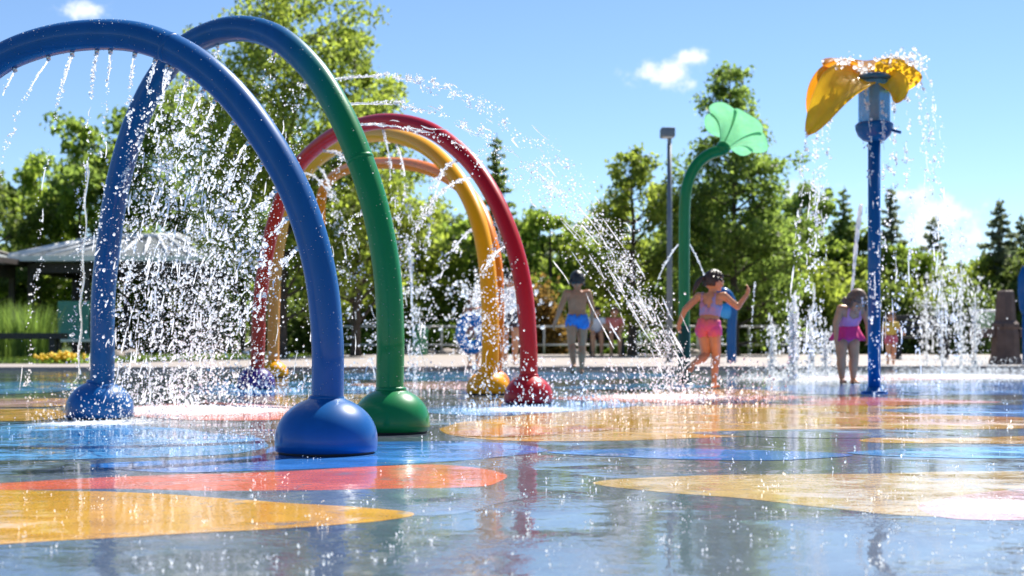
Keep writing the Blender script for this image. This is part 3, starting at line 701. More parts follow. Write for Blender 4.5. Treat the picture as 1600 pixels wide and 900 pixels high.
# blue hooped sprayer behind the running girl
hb = Vector((at(1143, 528, 27).x, 27, .03)); e = empty('spray_hoop', hb, 'short blue hooked sprayer post behind the running girl', 'water feature', 'small blue sprayers')
zz = lambda py, d: CAMZ + (HOR - py) / FPX * d
MB().tube(spline([hb, hb + Vector((.0, 0, .6)), hb + Vector((.02, 0, 1.0)), hb + Vector((-.03, 0, 1.22)), hb + Vector((-.16, 0, 1.33)), hb + Vector((-.28, 0, 1.22))], 8), [.09] * 26 + [.10] * 15, 14).build('post', M_blue, e)
MB().lathe(hb + Vector((-.10, -.02, .98)), [(.02, 0), (.15, .02), (.15, .05), (.02, .07)], 18, Matrix.Rotation(R(90), 3, 'X')).build('disc', paint('pale_blue_enamel', (.05, .34, .74)), e)
# small green litter bin by the fence, seen between the arch legs
nb = Vector((at(656, 528, 39).x, 39, .03)); e = empty('litter_bin', nb, 'small round green litter bin beside the rail fence between two arch legs', 'bin')
MB().lathe(nb, [(.19, 0), (.20, .02), (.22, .62), (.23, .64), (.23, .68), (.19, .68)], 18).build('body', mat('green_bin_plastic', (.03, .20, .10), .45), e)
MB().lathe(nb, [(.23, .682), (.20, .76), (.09, .81), (.02, .815)], 18).build('lid', mat('dark_green_bin_plastic', (.02, .11, .06), .45), e)
# ------------------------------------------------------------------ trees and plants
M_bark = mat('grey_brown_bark', (.075, .055, .040), .9, var=.35, vscale=8, bump=.01, bscale=25)
L_olive = leafmat('olive_leaves', (.118, .172, .032), .58); L_dark = leafmat('dark_green_leaves', (.080, .125, .034), .52); L_mid = leafmat('mid_green_leaves', (.092, .152, .036), .57); L_fresh = leafmat('fresh_green_leaves', (.12, .19, .035), .58)
L_hazegrey = leafmat('haze_paled_grey_needles', (.095, .13, .085), .45); L_hedge = leafmat('hedge_leaves', (.11, .20, .028), .45); L_brown = leafmat('bronze_leaves', (.13, .095, .03), .5)  # conifer needles: grey green, paled in colour to imitate distance haze
def leaves_mesh(P, size, up=.35, g=rng):
    """P (n,3) leaf centres; each leaf a folded pair of triangles"""
    n = len(P); d = g.normal(size=(n, 3)); d[:, 2] -= up; d /= np.linalg.norm(d, axis=1, keepdims=True)
    q = g.normal(size=(n, 3)); s_ = np.cross(d, q); s_ /= np.linalg.norm(s_, axis=1, keepdims=True)
    sz = size * g.uniform(.6, 1.4, (n, 1)); nrm = np.cross(d, s_)
    a = P - d * sz; b = P + s_ * sz * .55 + nrm * sz * .15; c = P + d * sz; e = P - s_ * sz * .55 + nrm * sz * .15
    V = np.stack([a, b, c, e], 1).reshape(-1, 3); i = np.arange(n)[:, None] * 4
    return V, np.concatenate([i + 0, i + 1, i + 2, i + 3], 1)
def tree(name, label, loc, H, base, prof, lm, seed, nlimb=22, nleaf=9000, leaf=.10, group=None, upw=.55, trunk=.13, sparse=1.0, lean=0.0):
    g = np.random.default_rng(seed); loc = Vector(loc)
    e = empty(name, loc, label, 'tree', group); mb = MB()
    bend = [Vector((g.normal() * .06 * H * .12, g.normal() * .06 * H * .12, 0)) for _ in range(7)]
    tp = [loc + Vector((lean * k / 6 * H, 0, H * .97 * k / 6)) + bend[k] * (k / 6) for k in range(7)]
    tp = spline(tp, 3); mb.tube(tp, [trunk * (1 - .93 * i / (len(tp) - 1)) * (1.35 if i == 0 else 1) for i in range(len(tp))], 8)
    clumps = []
    for k in range(nlimb):
        f = base + (1 - base) * ((k + g.random()) / nlimb) ** .9 * .97
        i = min(len(tp) - 2, int(f / .97 * (len(tp) - 1))); o = tp[max(i, 0)]
        a = k * 2.4 + g.normal() * .5; rad = prof((f - base) / (1 - base)) * g.uniform(.62, 1.12)
        up = upw * g.uniform(.5, 1.4) * (1 - .2 * f)
        end = o + Vector((math.cos(a) * rad, math.sin(a) * rad, rad * up))
        mid = o.lerp(end, .5) + Vector((0, 0, -.06 * rad + g.normal() * .05 * rad))
        r0 = trunk * .38 * (1 - .75 * f) + .008
        pts = spline([o, mid, end], 4); mb.tube(pts, [r0 * (1 - .85 * j / (len(pts) - 1)) for j in range(len(pts))], 5)
        nsub = 3 + int(rad * 2.2)
        for j in range(nsub):
            t = .25 + .75 * (j + g.random()) / nsub; b_ = o.lerp(mid, t * 2) if t < .5 else mid.lerp(end, t * 2 - 1)
            a2 = a + g.normal() * .9; l2 = rad * .34 * g.uniform(.5, 1.2)
            e2 = b_ + Vector((math.cos(a2) * l2, math.sin(a2) * l2, l2 * g.uniform(-.15, .75)))
            mb.tube([b_, b_.lerp(e2, .5) + Vector((0, 0, .03)), e2], [r0 * .4, r0 * .28, .004], 4)
            clumps.append((e2, .16 + .12 * rad * g.uniform(.6, 1.2))); clumps.append((b_.lerp(e2, .5), .12 + .09 * rad))
    for k in range(5): clumps.append((tp[-1] + Vector((g.normal() * .08, g.normal() * .08, -.1 * k)), .14))
    mb.build('trunk', M_bark, e)
    ctr = np.array([tuple(c) for c, _ in clumps]); sg = np.array([s for _, s in clumps])
    wgt = sg ** 2 * g.uniform(.3, 1.6, len(sg)); wgt /= wgt.sum()
    idx = g.choice(len(sg), nleaf, p=wgt)
    off = g.normal(size=(nleaf, 3)); off /= np.linalg.norm(off, axis=1, keepdims=True); off *= (g.random((nleaf, 1)) ** .45); off[:, 2] *= .75
    P = ctr[idx] + off * sg[idx][:, None] * 1.5 * sparse
    V, F = leaves_mesh(P, leaf, .35, g)
    mesh_obj('crown', np_mesh('crown', V, F), lm, e, None, False)
    return e
def conifer(name, label, loc, H, rad, lm, seed, nleaf=9000, group=None, leaf=.085):
    g = np.random.default_rng(seed); loc = Vector(loc); e = empty(name, loc, label, 'tree', group); mb = MB()
    tp = [loc + Vector((g.normal() * .02, g.normal() * .02, H * k / 6)) for k in range(7)]; mb.tube(tp, [.11 * (1 - .94 * k / 6) for k in range(7)], 8)
    P = []; nb = int(H * 11)
    for k in range(nb):
        f = .06 + .92 * k / nb; a = k * 2.399 + g.normal() * .3; r_ = rad * (1 - f) ** .85 * g.uniform(.7, 1.15) + .05
        o = loc + Vector((0, 0, H * f)); end = o + Vector((math.cos(a) * r_, math.sin(a) * r_, -r_ * .18 + r_ * .35 * f))
        mb.tube([o, o.lerp(end, .55) + Vector((0, 0, .04 * r_)), end], [.022 * (1 - f) + .006, .012, .004], 4)
        m = max(12, int(nleaf / nb * (1 - f) * 2))
        t = g.random(m) ** .7; w = (.05 + .22 * r_ * (1 - t * .7))
        pp = np.array(o)[None] * (1 - t[:, None]) + np.array(end)[None] * t[:, None] + g.normal(size=(m, 3)) * w[:, None] * np.array([.6, .6, .35])
        P.append(pp)
    mb.build('trunk', M_bark, e); P = np.concatenate(P)
    V, F = leaves_mesh(P, leaf, .1, g); mesh_obj('crown', np_mesh('crown', V, F), lm, e, None, False); return e
def shrub(name, label, loc, rx, ry, h, lm, seed, nleaf=2500, leaf=.07, group=None, cat='shrub'):
    g = np.random.default_rng(seed); loc = Vector(loc); e = empty(name, loc, label, cat, group); mb = MB()
    C_ = []
    for k in range(9):
        a = g.uniform(0, 6.28); r_ = g.random() ** .5; end = loc + Vector((math.cos(a) * rx * r_ * .8, math.sin(a) * ry * r_ * .8, h * g.uniform(.55, .95)))
        mb.tube([loc, loc.lerp(end, .5) + Vector((0, 0, .05 * h)), end], [.022, .014, .005], 5); C_.append(tuple(end)); C_.append(tuple(loc.lerp(end, .6)))
    mb.build('stem', M_bark, e)
    C_ = np.array(C_); n1 = nleaf // 2; P1 = C_[g.integers(0, len(C_), n1)] + g.normal(size=(n1, 3)) * np.array([rx * .24, ry * .24, h * .15])
    o = g.normal(size=(nleaf - n1, 3)); o /= np.linalg.norm(o, axis=1, keepdims=True); o[:, 2] = np.abs(o[:, 2]) * .9
    o *= (1 + .16 * np.sin(o[:, :1] * 7 + seed) * np.cos(o[:, 1:2] * 6)) * g.uniform(.8, 1.04, (len(o), 1))
    P2 = np.array(loc) + o * np.array([rx, ry, h])
    P = np.concatenate([P1, P2]); P[:, 2] = np.maximum(P[:, 2], loc.z + .02)
    V, F = leaves_mesh(P, leaf, .1, g); mesh_obj('foliage', np_mesh('foliage', V, F), lm, e, None, False); return e
GZ = -.06
def gp(px, d): return (at(px, 528, d).x, d, GZ)
oval = lambda R_: (lambda f: R_ * (math.sin(math.pi * min(1, f * .88 + .14)) ** .7) + .12)
cone = lambda R_: (lambda f: R_ * (1 - f) ** .75 * (1 if f > .12 else .75 + f * 2) + .15)
# named trees of the photograph
tree('leafy_tree', 'tallest olive green tree, its top above the blue to green arch', gp(440, 34), 9.3, .14, oval(2.3), L_olive, 11, 60, 24000, .068, upw=.75, sparse=.9)
tree('leafy_tree', 'olive green tree with a pointed top between green arch and sky jet', gp(556, 37), 8.8, .12, cone(2.2), L_olive, 12, 56, 20000, .068, upw=.8, sparse=.9)
tree('leafy_tree', 'broad leafy tree behind the dense spray left of the front arch leg', gp(290, 51), 9.6, .12, oval(3.5), L_mid, 13, 34, 19000, .14)
tree('slender_tree', 'airy young tree with thin upright shoots, left of the blue leg', gp(124, 50), 8.4, .22, cone(1.7), L_fresh, 14, 22, 4200, .11, upw=1.1, trunk=.10, sparse=.8)
tree('slender_tree', 'wispy young tree over the pavilion roof near the left edge', gp(62, 52), 7.3, .15, oval(1.9), L_fresh, 15, 20, 6000, .115, upw=.9, trunk=.10)
tree('leafy_tree', 'dark green tree cut by the left edge', gp(-8, 50), 6.5, .12, oval(1.9), L_dark, 16, 20, 6500, .10)
tree('leafy_tree', 'tall conical green tree rising behind the green flower sprayer', gp(1148, 39), 8.3, .10, cone(2.0), L_mid, 17, 80, 22000, .070, upw=.55, sparse=.85)
tree('leafy_tree', 'rounded olive green tree left of the grey light pole', gp(988, 38), 5.6, .12, oval(1.2), L_olive, 18, 40, 8500, .075, upw=.8, sparse=.9)
conifer('fir_tree', 'thin dark fir whose tip shows right of the red arch', gp(776, 44), 6.9, 1.35, L_dark, 19, 7000)
conifer('fir_tree', 'paired dark fir at far right above the stone pillar, the taller one', gp(1562, 46), 5.1, 1.35, L_hazegrey, 21, 7500)
conifer('fir_tree', 'smaller dark fir leaning on the tall one at the right edge', gp(1594, 47), 4.7, 1.2, L_hazegrey, 22, 5500)
conifer('fir_tree', 'grey green fir below the right hand cloud', gp(1458, 47), 4.6, 1.25, L_hazegrey, 23, 6500)
conifer('fir_tree', 'narrow grey fir just right of the blue pole', gp(1392, 46), 5.5, 1.15, L_hazegrey, 24, 5500)
conifer('fir_tree', 'slim fir just left of the blue pole', gp(1318, 47), 5.6, 1.2, L_dark, 25, 5500)
tree('leafy_tree', 'mid green tree between the flower sprayer and the blue pole', gp(1262, 48), 5.9, .10, oval(1.5), L_mid, 26, 24, 8000, .10)
# back rows that close the view
back = [(-60, 54, 4.6), (40, 55, 4.8), (120, 56, 4.4), (205, 54, 5.0), (335, 55, 6.2), (395, 53, 5.0), (470, 48, 5.0), (530, 45, 4.4), (590, 47, 5.6), (640, 43, 4.3), (690, 49, 4.9), (735, 45, 4.5), (812, 48, 4.6), (860, 45, 4.7), (905, 49, 4.2), (948, 46, 4.0), (1035, 48, 4.3), (1085, 45, 4.6), (1195, 45, 4.7), (1235, 46, 3.9), (1300, 46, 3.7), (1348, 47, 4.0), (1412, 45, 3.6), (1448, 46, 3.3), (1500, 47, 3.1), (1540, 46, 3.2), (1610, 45, 3.4)]
protos = [tree('background_tree', 'x', gp(back[0][0], back[0][1]), 4.6, .05, oval(1.55), L_olive, 31, 26, 7500, .10, 'trees behind the fence'),
          tree('background_tree', 'x', gp(back[1][0], back[1][1]), 4.6, .05, oval(1.45), L_dark, 32, 26, 7500, .10, 'trees behind the fence'),
          tree('background_tree', 'x', gp(back[2][0], back[2][1]), 4.6, .05, oval(1.35), L_fresh, 33, 24, 6500, .10, 'trees behind the fence')]
ordn = ['first', 'second', 'third', 'fourth', 'fifth', 'sixth', 'seventh', 'eighth', 'ninth', 'tenth', 'eleventh', 'twelfth', 'thirteenth', 'fourteenth', 'fifteenth', 'sixteenth', 'seventeenth', 'eighteenth', 'nineteenth', 'twentieth', 'twenty-first', 'twenty-second', 'twenty-third', 'twenty-fourth', 'twenty-fifth', 'twenty-sixth', 'twenty-seventh', 'twenty-eighth', 'twenty-ninth', 'thirtieth']
for i, (px, d, h) in enumerate(back):
    if i < 3: o = protos[i]; o.scale = (h / 4.6,) * 3
    else: o = copy_tree(protos[(i * 7 + i // 3) % 3], None, gp(px, d), i * 1.3, (h / 4.6 * (.9 + .03 * (i % 5)), h / 4.6, h / 4.6))
    o['label'] = 'leafy tree of the back row behind the fence, %s from the left' % ordn[i]
# shrubs in the planting bed
sh = [(165, 50, 1.0, 1.5), (225, 50.5, 1.2, 1.9), (262, 50, 1.1, 2.0), (330, 50, 1.1, 1.9), (455, 42.5, 1.0, 1.5), (548, 42.5, 1.0, 1.9), (600, 43, 1.0, 2.2), (676, 43, .9, 2.0), (835, 43, .9, 2.3), (880, 43, .8, 1.6), (940, 43, .9, 1.7), (1010, 43, .9, 1.8), (1100, 43, .9, 1.6), (1170, 43, .9, 1.9), (1215, 42.5, .9, 2.3), (1270, 42.5, 1.0, 2.4), (1330, 43, 1.0, 2.2), (1385, 42.5, .9, 2.1), (1435, 43, .9, 2.0), (1480, 42, .8, 1.7), (1525, 42, .8, 1.8)]
sp0 = [shrub('garden_shrub', 'x', gp(sh[0][0], sh[0][1]), .9, .8, 1.6, L_olive, 41, 3800, .075, 'shrubs behind the fence'), shrub('garden_shrub', 'x', gp(sh[1][0], sh[1][1]), .9, .8, 1.6, L_dark, 42, 3800, .075, 'shrubs behind the fence')]
for i, (px, d, r_, h) in enumerate(sh):
    if i < 2: o = sp0[i]; o.scale = (r_ / .9, r_ / .9, h / 1.6)
    else: o = copy_tree(sp0[(i * 5 + i // 4) % 2], None, gp(px, d), i * 2.1, (r_ / .9, r_ / .9, h / 1.6))
    o['label'] = 'rounded shrub in the planting bed, %s from the left' % ordn[i]
shrub('bronze_shrub', 'bronze leaved bush right of the red arch leg', gp(848, 41.8), .75, .6, 1.9, L_brown, 45, 3200, .07)
# bright low hedges
hd_ = shrub('low_hedge', 'bright green clipped hedge between the green and yellow legs', gp(690, 41.6), 1.15, .5, .95, L_hedge, 46, 4200, .05, 'low hedges', 'hedge')
for px, lb_ in ((615, 'low bright hedge just right of the green leg'), (1120, 'low bright hedge behind the running girl'), (1010, 'low bright hedge between jet and light pole')):
    o = copy_tree(hd_, None, gp(px, 41.7), .2, (1.0, .9, .8)); o['label'] = lb_
# tall ornamental grass by the left bench
def tuft(label, loc, n, h, sp, seed):
    g = np.random.default_rng(seed); e = empty('ornamental_grass', loc, label, 'plant', 'tall grass clumps'); L_ = Vector(loc); v = []; f = []
    for _ in range(n):
        a = g.uniform(0, 6.28); r_ = sp * g.random() ** .5 * .5; hh = h * g.uniform(.6, 1.1); ln = g.uniform(.05, .4) * hh; w = g.uniform(.008, .014)
        b0 = L_ + Vector((math.cos(a) * r_, math.sin(a) * r_, 0)); dv = Vector((math.cos(a), math.sin(a), 0)); sdv = Vector((-dv.y, dv.x, 0)) * w; k = len(v)
        m_ = b0 + dv * ln * .35 + Vector((0, 0, hh * .6)); t_ = b0 + dv * ln + Vector((0, 0, hh))
        v += [b0 - sdv, b0 + sdv, m_ + sdv * .8, m_ - sdv * .8, t_]; f += [[k, k+1, k+2, k+3], [k+3, k+2, k+4]]
    q = MB(); q.v = v; q.f = f; q.build('blades', leafmat('tall_grass_green', (.085, .15, .035), .45), e, smooth=False); return e
tuft('tall grass clump behind the black bench at the left edge', gp(8, 36.5), 700, 1.5, 1.2, 1)
tuft('tall grass clump behind the right end of the black bench', gp(52, 35.8), 600, 1.4, 1.0, 2)
# yellow flowers at the lawn edge
def flowers(label, loc, seed, sp=.5):
    g = np.random.default_rng(seed); e = empty('flower_clump', loc, label, 'flowers', 'yellow flower clumps'); L_ = np.array(loc)
    P = L_ + np.abs(g.normal(size=(700, 3))) * [0, 0, .10] + g.normal(size=(700, 3)) * [sp * .5, sp * .3, 0]
    V, F = leaves_mesh(P, .04, .0, g); mesh_obj('leaves', np_mesh('leaves', V, F), L_hedge, e, None, False)
    P = L_ + g.normal(size=(170, 3)) * [sp * .42, sp * .3, .03] + [0, 0, .22]; V, F = drop_mesh(P, g.uniform(.02, .04, 170), None)
    mesh_obj('blossoms', np_mesh('blossoms', V, F), mat('yellow_petals', (.85, .55, .02), .6), e); return e
flowers('yellow flower clump on the lawn edge left of the blue leg', (at(98, 528, 26).x, 26, GZ), 3, .42)
# boulders at the edge of the bed
M_rock = mat('pale_rock', (.36, .30, .26), .9, var=.3, bump=.02, bscale=9)
rocks = [(180, 37), (205, 37.4), (395, 41.0), (628, 41.1), (648, 41.0), (672, 41.15), (700, 41.05), (728, 41.1), (905, 41.1), (1075, 41.1), (1210, 41.05)]
bm = bmesh.new(); bmesh.ops.create_icosphere(bm, subdivisions=2, radius=1)
for v in bm.verts: v.co *= 1 + .28 * mnoise.noise(v.co * 1.3) ; v.co.z *= .62
me = bpy.data.meshes.new('boulder'); bm.to_mesh(me); bm.free(); me.materials.append(M_rock); me.polygons.foreach_set('use_smooth', [False] * len(me.polygons))
for i, (px, d) in enumerate(rocks):
    o = bpy.data.objects.new('boulder', me); C.objects.link(o); o.location = (at(px, 528, d).x, d - .25 if px > 500 else d, .05); s_ = .22 + .07 * ((i * 37) % 5) / 4; o.scale = (s_ * 1.3, s_, s_); o.rotation_euler = (0, 0, i * 1.7)
    tag(o, 'pale rough boulder along the planting bed, %s from the left' % ordn[i], 'rock', 'boulders along the bed')
# far wood closing the horizon
g = np.random.default_rng(5); n = 26000
x = g.uniform(-75, 75, n); y = g.uniform(70, 95, n); top = 4.2 + 1.6 * np.sin(x * .23) + 1.0 * np.sin(x * .61 + 1); z = GZ + np.abs(g.random(n)) ** .8 * top
V, F = leaves_mesh(np.stack([x, y, z], 1), .42, .2, g)
o = mesh_obj('distant_wood', np_mesh('distant_wood', V, F), leafmat('far_leaves', (.085, .12, .055), .4), None, None, False); tag(o, 'far green wood behind all the trees', 'trees', kind='stuff')

# ------------------------------------------------------------------ people
def skin_mat(name, c):
    m = mat(name, c, .42, var=.10, vscale=14, spec=.3, coat=.08, crough=.2)
    b = [n for n in m.node_tree.nodes if n.type == 'BSDF_PRINCIPLED'][0]; b.inputs['Subsurface Weight'].default_value = .12; b.inputs['Subsurface Radius'].default_value = (.02, .008, .004); return m
SK1 = skin_mat('tan_skin', (.60, .285, .14)); SK2 = skin_mat('light_skin', (.66, .33, .18)); SK3 = skin_mat('brown_skin', (.46, .20, .095))
HR = mat('dark_brown_hair', (.035, .020, .013), .45, var=.3, vscale=40, bump=.003, bscale=120); HB = mat('black_hair', (.012, .010, .010), .4, var=.3, vscale=40, bump=.003, bscale=120); HL = mat('brown_hair', (.16, .085, .045), .5, var=.3, vscale=40, bump=.003, bscale=120)
EYEW = mat('eye_white', (.8, .78, .75), .2); EYEI = mat('eye_dark', (.03, .018, .012), .1); LIP = mat('lip', (.42, .13, .11), .4)
BASE = dict(pel=(0, 0, .53), wai=(0, .005, .62), che=(0, .0, .725), nec=(0, -.008, .815), hed=(0, .012, .912),
            shL=(-.105, -.005, .785), shR=(.105, -.005, .785), elL=(-.15, -.01, .63), elR=(.15, -.01, .63), wrL=(-.165, .02, .485), wrR=(.165, .02, .485),
            hiL=(-.052, 0, .50), hiR=(.052, 0, .50), knL=(-.055, .01, .275), knR=(.055, .01, .275), anL=(-.055, -.012, .045), anR=(.055, -.012, .045),
            toL=(-.065, .075, .014), toR=(.065, .075, .014), hnL=(-.165, .04, .42), hnR=(.165, .04, .42), look=(0, 1, 0), side=(1, 0, 0))
def person(label, loc, face, H, skin, pose, clothes, hair, group='children playing in the water', build=1.0, cat='child', headk=1.0):
    """face: heading of the chest, measured from +Y clockwise towards +X"""
    J = {k: Vector(v) for k, v in {**BASE, **pose}.items()}
    loc = Vector(loc); e = empty('person', loc, label, cat, group)
    Rz = Matrix.Rotation(-face, 3, 'Z')
    mb = MB(); caps = []
    side = J['side'].normalized()
    def cap(a, b, ra, rb, part, n=12):
        A_, B_ = J[a] if isinstance(a, str) else a, J[b] if isinstance(b, str) else b
        k = 6; mb.tube([A_.lerp(B_, i / k) for i in range(k + 1)], [ra + (rb - ra) * i / k for i in range(k + 1)], n)
        mb.ball(A_, ra * .995, n); mb.ball(B_, rb * .995, n); caps.append((A_, B_, ra, rb, part))
    def ring_loft(rows, part):
        b0 = len(mb.v); n = 18
        for i, (c, rx, ry) in enumerate(rows):
            t = rows[min(i+1, len(rows)-1)][0] - rows[max(i-1, 0)][0]; fr = t.normalized().cross(side) * -1; fr = fr.normalized()
            for k in range(n):
                a = 2 * math.pi * k / n; mb.v.append(c + side * math.cos(a) * rx + fr * math.sin(a) * ry)
        for i in range(len(rows) - 1):
            for k in range(n): mb.f.append([b0+i*n+k, b0+i*n+(k+1) % n, b0+(i+1)*n+(k+1) % n, b0+(i+1)*n+k])
        mb.f.append([b0+k for k in reversed(range(n))]); mb.f.append([b0+(len(rows)-1)*n+k for k in range(n)])
        for i in range(len(rows) - 1): caps.append((rows[i][0], rows[i+1][0], (rows[i][1]+rows[i][2])/2, (rows[i+1][1]+rows[i+1][2])/2, part))
    w = build; P, Wa, Ch, Ne, Hd = J['pel'], J['wai'], J['che'], J['nec'], J['hed']
    dn = (P - Wa).normalized()
    ring_loft([(P + dn * .045, .062*w, .052*w), (P + dn * .02, .088*w, .070*w), (P, .096*w, .074*w), (P.lerp(Wa, .5), .090*w, .068*w), (Wa, .082*w, .062*w), (Wa.lerp(Ch, .5), .088*w, .066*w), (Ch, .096*w, .068*w), (Ch.lerp(Ne, .5), .092*w, .058*w), (Ch.lerp(Ne, .8), .062*w, .045*w), (Ne, .036, .036)], 'torso')
    cap('nec', Ne.lerp(Hd, .6), .034, .034, 'neck')
    # head
    lk = J['look'].normalized(); hu = (Hd - Ne).normalized(); hu = (hu + Vector((0, 0, .4))).normalized(); lk = (lk - hu * lk.dot(hu)).normalized(); hs = lk.cross(hu)
    HM = Matrix((hs, lk, hu)).transposed(); k_ = headk
    mb.ball(Hd + lk * -.004, (.062*k_, .075*k_, .080*k_), 18, HM); mb.ball(Hd + lk * .020*k_ - hu * .030*k_, (.048*k_, .052*k_, .052*k_), 14, HM); mb.ball(Hd + lk * .052*k_ - hu * .062*k_, (.024*k_, .020*k_, .017*k_), 10, HM)
    mb.ball(Hd + lk * .076*k_ - hu * .014*k_, (.010*k_, .013*k_, .015*k_), 8, HM); caps.append((Hd, Hd + hu * .01, .07, .07, 'head'))
    for s in (-1, 1): mb.ball(Hd + hs * .063*k_*s - hu * .008*k_, (.008*k_, .016*k_, .021*k_), 8, HM); mb.ball(Hd + lk * .052*k_ + hs * .034*k_*s - hu * .030*k_, (.018*k_,)*3, 8)
    for s in 'LR':
        cap('sh' + s, 'el' + s, .034*w, .0265*w, 'uarm'); cap('el' + s, 'wr' + s, .0262*w, .0175*w, 'farm'); cap(Ch.lerp(Ne, .35).lerp(J['sh' + s], .3), 'sh' + s, .044*w, .036*w, 'torso')
        cap('hi' + s, 'kn' + s, .059*w, .039*w, 'thigh'); kn, an = J['kn' + s], J['an' + s]
        cf = kn.lerp(an, .32); bk = (J['to' + s] - an); bk.z = 0; bk = -bk.normalized() if bk.length > 1e-4 else Vector((0, -1, 0)); sh_ = (an - kn).normalized(); bk = (bk - sh_ * bk.dot(sh_)).normalized()
        cap('kn' + s, cf + bk * .008, .037*w, .040*w, 'calf'); cap(cf + bk * .008, 'an' + s, .040*w, .0205*w, 'calf')
        to = J['to' + s]; hl = an + bk * .018 + (an - kn).normalized() * .026
        cap(hl, an.lerp(to, .55), .022, .020, 'foot'); cap(an, an.lerp(to, .7), .022, .016, 'foot')
        fwd = (to - hl).normalized(); lat = fwd.cross(Vector((0, 0, 1))); lat = lat.normalized() if lat.length > 1e-3 else side
        for q in range(5): cap(an.lerp(to, .55) + lat * (q - 2) * .009, to + lat * (q - 2) * .0115 - fwd * abs(q - 1.2) * .006, .011, .0085, 'foot', 8)
        # hand: palm, four fingers, thumb
        wr, hn = J['wr' + s], J['hn' + s]; hd2 = (hn - wr).normalized(); fo = (wr - J['el' + s]).normalized()
        pl = hd2.cross(side * (1 if s == 'R' else -1)); pl = pl.normalized() if pl.length > .05 else Vector((0, 1, 0)); ac = hd2.cross(pl).normalized()
        cap(wr, wr + hd2 * .035, .017, .019, 'hand', 10); curl = (Ch - wr); curl = (curl - hd2 * curl.dot(hd2)).normalized()
        for q in range(4): 
            b0 = wr + hd2 * .042 + pl * (q - 1.5) * .0108; L1 = (.030, .035, .032, .025)[q]
            m_ = b0 + (hd2 * .92 + curl * .3).normalized() * L1 * .6; t_ = m_ + (hd2 * .7 + curl * .75).normalized() * L1 * .6
            cap(wr + hd2 * .018 + pl * (q - 1.5) * .0085, b0, .0105, .0085, 'hand', 8); cap(b0, m_, .0078, .0070, 'hand', 8); cap(m_, t_, .0070, .0055, 'hand', 8)
        tb0 = wr + hd2 * .014 + pl * .013; tm = tb0 + (pl * .75 + hd2 * .65 + curl * .3).normalized() * .026; cap(tb0, tm, .0095, .0078, 'hand', 8); cap(tm, tm + (hd2 * .9 + curl * .35 + pl * .2).normalized() * .020, .0076, .0058, 'hand', 8)
    tmp = bpy.data.meshes.new('body_tmp'); tmp.from_pydata([tuple(v * H) for v in mb.v], [], mb.f); tmp.update()
    to_ = bpy.data.objects.new('body_tmp', tmp); C.objects.link(to_)
    md = to_.modifiers.new('r', 'REMESH'); md.mode = 'VOXEL'; md.voxel_size = .0052 * H; md2 = to_.modifiers.new('s', 'SMOOTH'); md2.factor = .5; md2.iterations = 3
    md3 = to_.modifiers.new('d', 'DECIMATE'); md3.ratio = .35
    dg = bpy.context.evaluated_depsgraph_get(); bme = bpy.data.meshes.new_from_object(to_.evaluated_get(dg)); bpy.data.objects.remove(to_)
    n = len(bme.vertices); V = np.empty(n * 3); bme.vertices.foreach_get('co', V); V = V.reshape(-1, 3) / H
    NR = np.empty(n * 3); bme.vertices.foreach_get('normal', NR); NR = NR.reshape(-1, 3)
    parts = []; D = []; T = []
    for A_, B_, ra, rb, part in caps:
        a = np.array(A_); d = np.array(B_) - a; t = np.clip(((V - a) @ d) / max(1e-9, d @ d), 0, 1); dd = np.linalg.norm(V - (a + t[:, None] * d), axis=1) - (ra + (rb - ra) * t); D.append(dd); T.append(t)
    D = np.array(D); T = np.array(T); who = D.argmin(0); tt = T[who, np.arange(n)]; pn = np.array([c[4] for c in caps])[who]
    spine = np.array(Ne - P); sv = ((V - np.array(P)) @ spine) / (spine @ spine)      # 0 pelvis .. 1 neck
    lat_ = (V - np.array(P)) @ np.array(side)
    frs = np.array((Ne - P).normalized().cross(side) * -1); frn = (V - np.array(P)) @ frs
    RzN = np.array(Rz); off = np.array(loc)
    pl_ = [tuple(p.vertices) for p in bme.polygons]
    def world(X): return (X * H) @ RzN.T + off
    bme.vertices.foreach_set('co', world(V).ravel().astype(np.float32)); bme.update()
    mesh_obj('body', bme, skin, e)
    for nm, pred, push, m in clothes:
        keep = pred(dict(part=pn, t=tt, s=sv, lat=lat_, fr=frn, V=V))
        fs = [f for f in pl_ if all(keep[i] for i in f)]
        if not fs: continue
        used = sorted({i for f in fs for i in f}); mp = {j: i for i, j in enumerate(used)}
        X = V[used] + NR[used] * push
        q = MB(); q.v = [Vector(x) for x in world(X)]; q.f = [[mp[i] for i in f] for f in fs]
        o = q.build(nm, m, e); sm_ = o.modifiers.new('thickness', 'SOLIDIFY'); sm_.thickness = .004; sm_.offset = -1
    # hair
    hm, style = hair; hb_ = MB(); gg = np.random.default_rng(abs(int(loc.x * 100)) + 7)
    nu, nv = 26, 16; idx = {}
    for j in range(nv + 1):
        th = math.pi * j / nv
        for i in range(nu):
            a = 2 * math.pi * i / nu; dv = Vector((math.sin(th) * math.sin(a), math.sin(th) * math.cos(a), math.cos(th)))
            frontness = dv.y; low = dv.z
            keep = (low > .38 + .0 * frontness) or (frontness < .30 - max(0, -low) * .5 and low > (-.62 if style != 'short' else -.58))
            if not keep: continue
            bump_ = 1.08 + .05 * mnoise.noise(dv * 5) + .035 * mnoise.noise(dv * 14) + (.14 * max(0, .6 - abs(dv.y)) if style == 'curly' else 0) + (.07 if style == 'short' and low > .2 else 0)
            hb_.v.append(Hd + HM @ Vector((dv.x * .066*k_ * bump_, dv.y * .079*k_ * bump_ - .004, dv.z * .085*k_ * bump_))); idx[(j, i)] = len(hb_.v) - 1
    for j in range(nv):
        for i in range(nu):
            q = [(j, i), (j, (i+1) % nu), (j+1, (i+1) % nu), (j+1, i)]
            if all(x in idx for x in q): hb_.f.append([idx[x] for x in q])
    hv = len(hb_.v)
